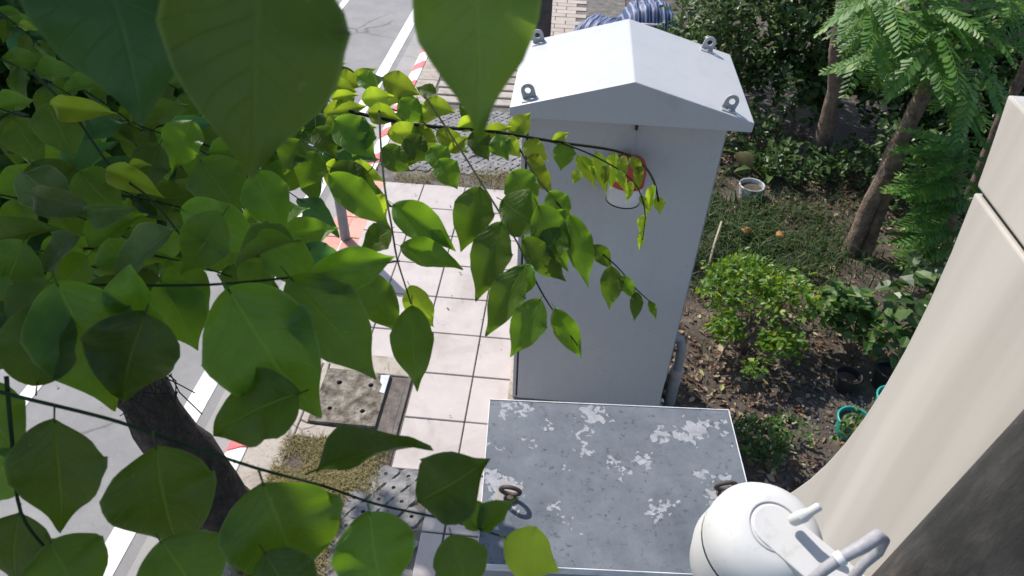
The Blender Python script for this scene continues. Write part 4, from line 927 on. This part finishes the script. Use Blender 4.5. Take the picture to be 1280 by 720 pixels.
def wprof(t_):
    w_ = max(0.0, math.sin(math.pi*min(1, t_)**0.72))**0.80
    u = min(1, max(0, (t_-0.66)/0.34)); u = u*u*(3-2*u)
    return w_*(1-0.50*u*(1 if t_ < 1 else 0))
TS_ = [0, .012, .03, .06, .1, .15, .21, .28, .36, .44, .52, .6, .68, .75, .81, .86, .9, .935, .965, .985, 1.0]
def big_leaf_mesh(seed, fold, curl, wave, roundish=0.0, mat='leaf', twist=0.0):
    rnd = random.Random(seed); vs = []; uvs = []; ss = (-1, -.8, -.5, -.2, 0, .2, .5, .8, 1)
    ph = rnd.uniform(0, 6); asym = rnd.uniform(-.06, .06); bend = rnd.uniform(-.07, .07)
    for t_ in TS_:
        wv0 = wprof(t_) if t_ > 0.011 else .02
        wv0 = wv0 + roundish*math.sin(math.pi*t_)*0.25*(t_-0.3)
        for s in ss:
            wv = wv0*(1+0.028*math.sin(t_*17+ph+(2 if s > 0 else 0))+0.012*math.sin(t_*43+ph*2+s))*(1+asym*(1 if s > 0 else -1))
            x = s*wv*0.5+bend*math.sin(math.pi*t_*.9)
            z = fold*(abs(s)**1.25)*wv*0.5 - curl*t_*t_ + wave*abs(s)**1.5*math.sin(t_*11+ph+(1.7 if s > 0 else 0))*0.6 + 0.012*math.sin(t_*26+ph)*abs(s)
            tw = twist*(t_-.3); x2 = x*math.cos(tw)-z*math.sin(tw); z2 = x*math.sin(tw)+z*math.cos(tw)
            vs.append((x2, t_ - 0.05*abs(s)*wv*(1 if t_ > .3 else -.5), z2)); uvs.append((s*.5+.5, t_))
    n = len(ss); fs = [(i*n+k, i*n+k+1, (i+1)*n+k+1, (i+1)*n+k) for i in range(len(TS_)-1) for k in range(n-1)]
    mb = MB().add(vs, fs); nl = len(vs)
    mb.tube([(0, -0.10, -0.01), (0, -0.03, 0), (0, 0.04, 0.003)], [0.011, 0.010, 0.008], 5, False)
    me = mb.mesh('leaf', M[mat], smooth='all'); ul = me.uv_layers.new(name='UVMap')
    for lp in me.loops: ul.data[lp.index].uv = uvs[lp.vertex_index] if lp.vertex_index < nl else (0.2, 0.5)
    return me
VAR = {}
for mt in ('leaf', 'leaf_sunny', 'leaf_cool', 'leaf_sheen', 'leaf_olive', 'dark_olive'):
    VAR[mt] = [big_leaf_mesh(10*i+len(mt), fo, cu, wa, ro, mt, tw) for i, (fo, cu, wa, ro, tw) in enumerate(((.18, .14, .06, 0, .15), (.14, .26, .10, .2, -.35), (.34, .18, .08, 0, .3), (.10, .10, .13, .35, .1), (.42, .20, .10, .1, .5), (.75, .15, .06, 0, .3)))]
def leaf3(parent, p0, p1, width, nrm, roll=0, var=0, mt='leaf'):
    p0, p1 = Vector(p0), Vector(p1); y = p1-p0; ln = y.length; y.normalize()
    n = (nrm-y*nrm.dot(y))
    if n.length < 1e-4: n = y.orthogonal()
    n.normalize(); n = Matrix.Rotation(roll, 3, y) @ n; x = y.cross(n)
    Mx = Matrix(((x.x*width, y.x*ln, n.x*ln, p0.x), (x.y*width, y.y*ln, n.y*ln, p0.y), (x.z*width, y.z*ln, n.z*ln, p0.z), (0, 0, 0, 1)))
    return place('leaf', VAR[mt][var % 6], parent, Mx)
def leaf(parent, b, t_, wpx, d, dd=0.0, roll=0, var=None, mt='leaf'):
    p0 = at(*b, d=d); p1 = at(*t_, d=d+dd); mid = (p0+p1)/2
    nrm = (CAMP-mid).normalized()*0.75+Vector((0, 0, 0.5))
    wd = wpx*(d+dd/2)/F
    if var is None: var = random.choice((0, 0, 1, 2, 3))
    return leaf3(parent, p0, p1, wd/max(.35, math.cos(R(roll))), nrm, R(roll), var, mt)
def twig(px, rad, mat='twig', name='twig'):
    pts = [at(x, y, d=d) for x, y, d in px]
    # smooth the polyline
    sm = []
    for i in range(len(pts)-1):
        a = pts[max(i-1, 0)]; b = pts[i]; c = pts[i+1]; e = pts[min(i+2, len(pts)-1)]
        for k in range(4):
            t_ = k/4
            sm.append(0.5*((2*b)+(c-a)*t_+(2*a-5*b+4*c-e)*t_*t_+(3*b-a-3*c+e)*t_**3))
    sm.append(pts[-1]); n = len(sm)
    return build(MB().tube(sm, [rad*(1-0.55*i/n) for i in range(n)], 7), name, M[mat], tree, smooth='all')

# three blurred leaves right under the lens
tA = twig([(60, -260, .33), (200, -160, .31), (330, -110, .30), (520, -170, .31), (600, -150, .32)], .0022)
leaf(tA, (332, -75), (312, 230), 222, .275, .02, 0, 0, 'dark_olive')
leaf(tA, (105, -110), (172, 156), 195, .30, .02, 8, 3, 'leaf_cool')
leaf(tA, (580, -120), (598, 178), 158, .29, .02, -10, 3, 'leaf_olive')

# lower twig with the large leaves
tS = twig([(-60, 470, .56), (0, 490, .555), (130, 522, .55), (200, 545, .55), (320, 585, .55), (400, 606, .555), (470, 630, .56), (560, 650, .56), (632, 672, .57)], .0017, 'twig_green')
for a in (((68, 522), (72, 675), 108, .55, .02, 5, 0), ((-28, 478), (22, 582), 75, .56, 0, 0, 1), ((194, 556), (222, 712), 128, .54, .02, -4, 1), ((328, 602), (378, 745), 150, .53, .02, 4, 0),
          ((462, 640), (488, 760), 104, .54, 0, 0, 3), ((394, 588), (528, 541), 62, .56, -.01, -28, 2), ((522, 628), (608, 572), 92, .56, -.01, 6, 3), ((564, 668), (588, 755), 70, .55, 0, 0, 0),
          ((600, 662), (565, 622), 38, .565, 0, 20, 4), ((601, 662), (642, 618), 36, .565, 0, -20, 4)):
    leaf(tS, *a)
leaf(tS, (632, 673), (702, 715), 62, .565, 0, 10, 0, 'leaf_sunny')
tS2 = twig([(8, 470, .56), (16, 560, .56), (26, 640, .56), (62, 690, .56), (110, 730, .56)], .0018, 'twig_green')
for a in (((12, 560), (-25, 640), 70, .57, 0, 0, 0), ((24, 640), (8, 745), 90, .57, 0, 0, 1), ((62, 676), (120, 760), 105, .545, 0, 0, 3), ((200, 676), (262, 770), 115, .53, 0, 0, 0), ((330, 690), (395, 790), 90, .52, 0, 0, 1)):
    leaf(tS2, *a)
# left middle group
tF = twig([(-60, 352, .66), (0, 354, .65), (130, 356, .63), (260, 356, .62), (380, 345, .62), (440, 336, .63), (500, 326, .64)], .0017, 'twig_green')
for a in (((46, 482), (64, 355), 96, .60, 0, -10, 0), ((70, 352), (142, 518), 122, .60, .02, 10, 0), ((182, 392), (152, 508), 112, .60, .02, -6, 3), ((165, 330), (192, 432), 52, .61, .03, 35, 4),
          ((284, 360), (400, 532), 138, .58, .02, 6, 1), ((362, 346), (474, 477), 92, .61, .02, 8, 0), ((374, 492), (258, 545), 100, .58, 0, 8, 3), ((390, 342), (497, 326), 44, .62, .01, 42, 2),
          ((280, 266), (222, 346), 62, .64, .02, -10, 0), ((226, 262), (332, 298), 66, .66, .02, -18, 1), ((368, 302), (284, 326), 30, .64, 0, 48, 5), ((200, 350), (250, 440), 70, .66, .02, 0, 0), ((330, 300), (400, 350), 60, .68, 0, 0, 1),
          ((20, 400), (-20, 470), 70, .64, 0, 0, 0)):
    leaf(tF, *a)
for a in (((216, 288), (130, 342), 50, .66, 0, 15, 2), ((100, 296), (42, 338), 42, .68, 0, 25, 2), ((38, 242), (116, 270), 30, .70, 0, 45, 2), ((108, 262), (168, 264), 22, .70, 0, 50, 5), ((30, 215), (92, 262), 60, .74, 0, 0, 1)):
    leaf(tF, *a, mt='leaf_sheen')
for a in (((62, 350), (8, 432), 72, .63, 0, 6, 0), ((4, 342), (-24, 425), 66, .64, 0, 0, 1), ((150, 345), (118, 402), 54, .66, 0, 0, 0), ((30, 300), (-12, 385), 76, .66, 0, 0, 0), ((-30, 330), (40, 400), 70, .68, 0, 10, 1), ((110, 320), (60, 372), 60, .7, 0, 0, 0), ((215, 330), (262, 392), 56, .68, 0, -10, 1), ((330, 330), (300, 372), 50, .68, 0, 0, 0), ((-10, 420), (30, 372), 60, .64, 0, 0, 3)):
    leaf(tF, *a)
tG = twig([(40, 90, .85), (90, 140, .82), (140, 210, .78), (190, 250, .74), (230, 300, .72)], .0018, 'twig_green')
leaf(tG, (132, 212), (200, 245), 32, .76, 0, 20, 2, 'leaf_sunny'); leaf(tG, (64, 131), (139, 141), 27, .78, 0, 35, 4, 'leaf_sunny')
leaf(tG, (160, 208), (188, 205), 14, .76, 0, 0, 2, 'leaf_sunny')
for a in (((58, 130), (92, 196), 62, .82, 0, 0, 0), ((20, 150), (50, 200), 50, .86, 0, 0, 1), ((100, 215), (150, 265), 60, .82, 0, 0, 1), ((40, 205), (90, 265), 70, .85, 0, 0, 0), ((200, 180), (170, 240), 50, .84, 0, 10, 0), ((250, 200), (300, 270), 74, .8, 0, 0, 0), ((240, 150), (215, 215), 50, .9, 0, 0, 3), ((320, 215), (355, 290), 60, .78, 0, 0, 1)):
    leaf(tG, *a)

# hanging twig in front of the tiles
tN = twig([(474, 138, 1.0), (476, 180, .92), (481, 235, .85), (489, 280, .80), (496, 322, .78), (506, 355, .77), (514, 380, .77)], .0016)
for a in (((411, 218), (489, 285), 42, .80, .02, 15, 0), ((491, 255), (571, 313), 44, .80, .01, 15, 2), ((500, 307), (581, 334), 36, .79, .01, 10, 2), ((489, 286), (449, 311), 38, .80, 0, 0, 0), ((452, 342), (502, 418), 50, .77, .01, 0, 1), ((515, 381), (519, 496), 54, .75, .01, 0, 1)):
    leaf(tN, *a)
leaf(tN, (512, 357), (541, 412), 32, .79, .01, 30, 0, 'leaf_sunny'); leaf(tN, (535, 290), (566, 308), 20, .81, .01, 0, 0, 'leaf_sunny')
tP = twig([(530, 118, 1.02), (571, 180, .95), (613, 247, .86), (647, 304, .82), (673, 358, .80), (692, 389, .79), (722, 432, .79)], .0015)
for a in (((600, 233), (575, 316), 52, .83, .01, 0, 0), ((627, 277), (592, 378), 52, .80, .01, 6, 0), ((655, 332), (603, 421), 46, .79, .01, 8, 0), ((662, 330), (650, 372), 30, .80, 0, 20, 2), ((676, 373), (636, 448), 46, .78, .01, 0, 0), ((693, 385), (728, 451), 30, .78, .01, 15, 2),
          ((627, 250), (688, 285), 62, .84, .01, 0, 3), ((672, 256), (714, 342), 48, .83, .01, 0, 1), ((652, 298), (712, 354), 36, .82, .01, 8, 1), ((712, 268), (737, 362), 36, .84, .01, 5, 0), ((640, 214), (672, 262), 46, .88, 0, 0, 1), ((700, 285), (676, 330), 40, .83, 0, 0, 0)):
    leaf(tP, *a)
tQ = twig([(640, 168, 1.0), (660, 205, .97), (680, 234, .95), (743, 307, .92), (772, 334, .91), (796, 362, .90), (819, 382, .90)], .0014)
for a in (((742, 306), (765, 337), 22, .91, .01, 10, 2), ((764, 332), (762, 389), 29, .90, .01, 0, 0), ((774, 344), (796, 376), 18, .90, 0, 15, 2), ((796, 365), (793, 402), 17, .90, 0, 0, 0), ((811, 376), (821, 399), 11, .90, 0, 0, 2), ((686, 240), (712, 282), 34, .94, 0, 0, 0), ((705, 262), (690, 300), 30, .93, 0, 0, 1)):
    leaf(tQ, *a, mt='leaf')
for a in (((664, 208), (690, 240), 26, .97, 0, 20, 0), ((725, 212), (716, 230), 14, .96, 0, 0, 0), ((690, 285), (704, 300), 14, .93, 0, 0, 2)):
    leaf(tQ, *a, mt='leaf_sunny')
# main sunlit branch
tR = twig([(300, 120, 1.05), (390, 130, 1.03), (440, 140, 1.01), (500, 153, 1.0), (560, 160, 1.0), (620, 165, 1.0), (700, 178, 1.0), (768, 188, 1.0), (800, 202, 1.0), (817, 226, .99), (823, 252, .99)], .0032)
for a in (((404, 142), (459, 132), 25, 1.0, .01, 25, 0), ((452, 124), (493, 119), 26, 1.0, .01, 20, 0), ((414, 123), (448, 119), 15, 1.0, 0, 30, 2), ((478, 97), (526, 118), 30, 1.02, .01, 20, 0), ((484, 168), (538, 163), 27, .99, .01, 22, 0),
          ((498, 203), (532, 197), 10, .98, 0, 40, 2), ((438, 162), (471, 160), 12, .98, 0, 40, 2), ((410, 104), (446, 114), 22, 1.05, 0, 20, 0), ((515, 160), (548, 178), 20, 1.0, 0, 20, 0), ((560, 190), (590, 170), 14, .98, 0, 30, 2), ((530, 128), (570, 140), 24, 1.02, 0, 20, 0), ((655, 178), (686, 200), 26, 1.0, 0, 10, 0), ((660, 195), (684, 212), 18, .99, 0, 20, 0),
          ((640, 168), (664, 140), 26, 1.02, 0, 20, 0), ((648, 175), (637, 150), 20, 1.02, 0, 20, 0), ((598, 140), (572, 122), 20, 1.03, 0, 20, 0), ((722, 194), (744, 234), 20, 1.0, 0, 10, 2), ((745, 190), (758, 242), 22, 1.0, 0, 10, 0), ((768, 190), (762, 236), 18, 1.0, 0, 15, 2), ((780, 194), (776, 228), 15, .99, 0, 15, 0), ((788, 196), (802, 222), 14, .99, 0, 10, 2), ((800, 205), (796, 240), 13, .99, 0, 10, 0),
          ((731, 196), (738, 214), 14, 1.0, 0, 20, 0), ((822, 246), (826, 268), 15, .99, 0, 0, 4), ((818, 230), (806, 270), 12, .99, 0, 15, 2), ((806, 268), (800, 292), 12, .99, 0, 15, 4), ((803, 288), (798, 312), 9, .99, 0, 15, 2), ((660, 240), (652, 218), 16, .99, 0, 0, 2), ((405, 90), (432, 78), 14, 1.1, 0, 10, 2), ((440, 100), (470, 84), 16, 1.1, 0, 10, 0), ((388, 100), (410, 88), 16, 1.1, 0, 0, 0)):
    leaf(tR, *a, mt='leaf_sunny')
for a in (((447, 95), (474, 110), 26, 1.04, 0, 0, 0), ((505, 174), (537, 198), 40, .97, 0, 0, 1), ((538, 184), (560, 215), 34, .96, 0, 0, 0), ((418, 150), (472, 197), 50, .95, .01, 0, 0), ((414, 210), (476, 238), 44, .93, 0, 0, 1), ((500, 125), (530, 150), 34, 1.03, 0, 0, 1), ((706, 178), (701, 213), 29, 1.0, 0, 0, 0), ((620, 168), (636, 200), 30, .98, 0, 0, 3), ((590, 165), (612, 200), 32, .98, 0, 0, 0), ((395, 160), (420, 196), 34, .96, 0, 0, 0), ((375, 175), (350, 215), 40, .92, 0, 0, 1), ((575, 130), (610, 150), 30, 1.03, 0, 0, 1), ((545, 118), (520, 108), 22, 1.06, 0, 0, 0)):
    leaf(tR, *a)
for a in (((420, 95), (452, 108), 24, 1.08, 0, 25, 0), ((460, 140), (500, 150), 24, 1.0, 0, 30, 2), ((520, 145), (556, 128), 20, 1.04, 0, 25, 0), ((545, 165), (582, 182), 22, .99, 0, 20, 0), ((572, 160), (604, 148), 18, 1.0, 0, 25, 2), ((425, 145), (405, 172), 22, .98, 0, 15, 0), ((605, 168), (640, 158), 20, 1.0, 0, 25, 0), ((628, 172), (652, 196), 24, .98, 0, 10, 0), ((690, 178), (712, 166), 13, 1.0, 0, 30, 2)):
    leaf(tR, *a, mt='leaf_sunny')
for a in (((455, 150), (440, 196), 40, .96, 0, 0, 0), ((478, 185), (512, 212), 36, .93, 0, 0, 1), ((395, 190), (375, 236), 44, .93, 0, 0, 0), ((548, 200), (572, 236), 34, .94, 0, 10, 0)):
    leaf(tR, *a)
tR2 = twig([(700, 178, 1.0), (745, 196, .99), (790, 225, .98), (806, 262, .98), (803, 300, .98)], .0014)
for a in (((760, 205), (752, 232), 12, .98, 0, 20, 2), ((772, 212), (783, 240), 13, .98, 0, 10, 0), ((790, 226), (782, 252), 11, .98, 0, 10, 2), ((800, 245), (810, 262), 9, .98, 0, 10, 2)):
    leaf(tR2, *a, mt='leaf_sunny')
for px in ([(394, 135, 1.0), (397, 190, .97), (404, 230, .95)], [(405, 190, .95), (455, 215, .95), (470, 200, .95)], [(100, 160, 1.2), (170, 150, 1.2), (260, 165, 1.2)]):
    twig(px, .0012, 'twig_green')

# generic leafy sprays deeper in the shade: alternate leaflets on a drooping stalk
def spray(px, d, ang_, ln, n, size, mts, seed):
    rnd = random.Random(seed); x, y = px
    pts = []; 
    for i in range(4):
        s = i/3; pts.append((x+math.cos(ang_)*ln*s, y+math.sin(ang_)*ln*s+ln*.18*s*s, d-0.06*s))
    tw = twig(pts, .0016, 'twig_green')
    for i in range(n):
        s = (i+.6)/n; bx = x+math.cos(ang_)*ln*s; by = y+math.sin(ang_)*ln*s+ln*.18*s*s
        sd = 1 if i % 2 else -1
        a = ang_+sd*R(rnd.uniform(45, 80))
        if i == n-1: a = ang_
        a = a*0.75+R(90)*0.25
        L_ = size*rnd.uniform(.75, 1.15)*F/d
        leaf(tw, (bx, by), (bx+math.cos(a)*L_, by+math.sin(a)*L_), L_*rnd.uniform(.46, .60), d-0.06*s, rnd.uniform(-.01, .03), rnd.uniform(-25, 25), rnd.choice((0, 1, 2, 3, 4)), rnd.choice(mts))
k = 0
for px, d, a, ln, n in (((-10, 70), 1.25, 20, 150, 7), ((-20, 130), 1.15, 15, 170, 7), ((10, 190), 1.0, 10, 170, 7), ((100, 110), 1.25, 30, 150, 7), ((150, 150), 1.15, 15, 170, 7), ((200, 100), 1.35, 25, 150, 7),
                        ((-20, 240), .95, 8, 180, 7), ((120, 240), .95, 5, 190, 7), ((230, 170), 1.15, 20, 160, 7), ((-30, 300), .85, 5, 190, 6), ((90, 310), .85, 0, 200, 6), ((240, 260), .95, 10, 150, 6),
                        ((300, 180), 1.15, 10, 140, 6), ((180, 70), 1.5, 25, 130, 7), ((0, 20), 1.5, 30, 120, 7)):
    spray(px, d, R(a), ln, n, .085, ('leaf', 'leaf', 'leaf', 'leaf_cool'), 100+k); k += 1
for px, d, a, ln, n in (((395, 95), 1.25, 5, 110, 6), ((170, 85), 1.6, 30, 80, 6), ((400, 180), 1.1, 40, 80, 5), ((-10, 10), 1.4, 30, 70, 5), ((470, 130), 1.2, 15, 90, 5)):
    spray(px, d, R(a), ln, n, .06, ('leaf_sunny', 'leaf_sunny', 'leaf'), 200+k); k += 1
# shaded leaf mass further down the crown on the left
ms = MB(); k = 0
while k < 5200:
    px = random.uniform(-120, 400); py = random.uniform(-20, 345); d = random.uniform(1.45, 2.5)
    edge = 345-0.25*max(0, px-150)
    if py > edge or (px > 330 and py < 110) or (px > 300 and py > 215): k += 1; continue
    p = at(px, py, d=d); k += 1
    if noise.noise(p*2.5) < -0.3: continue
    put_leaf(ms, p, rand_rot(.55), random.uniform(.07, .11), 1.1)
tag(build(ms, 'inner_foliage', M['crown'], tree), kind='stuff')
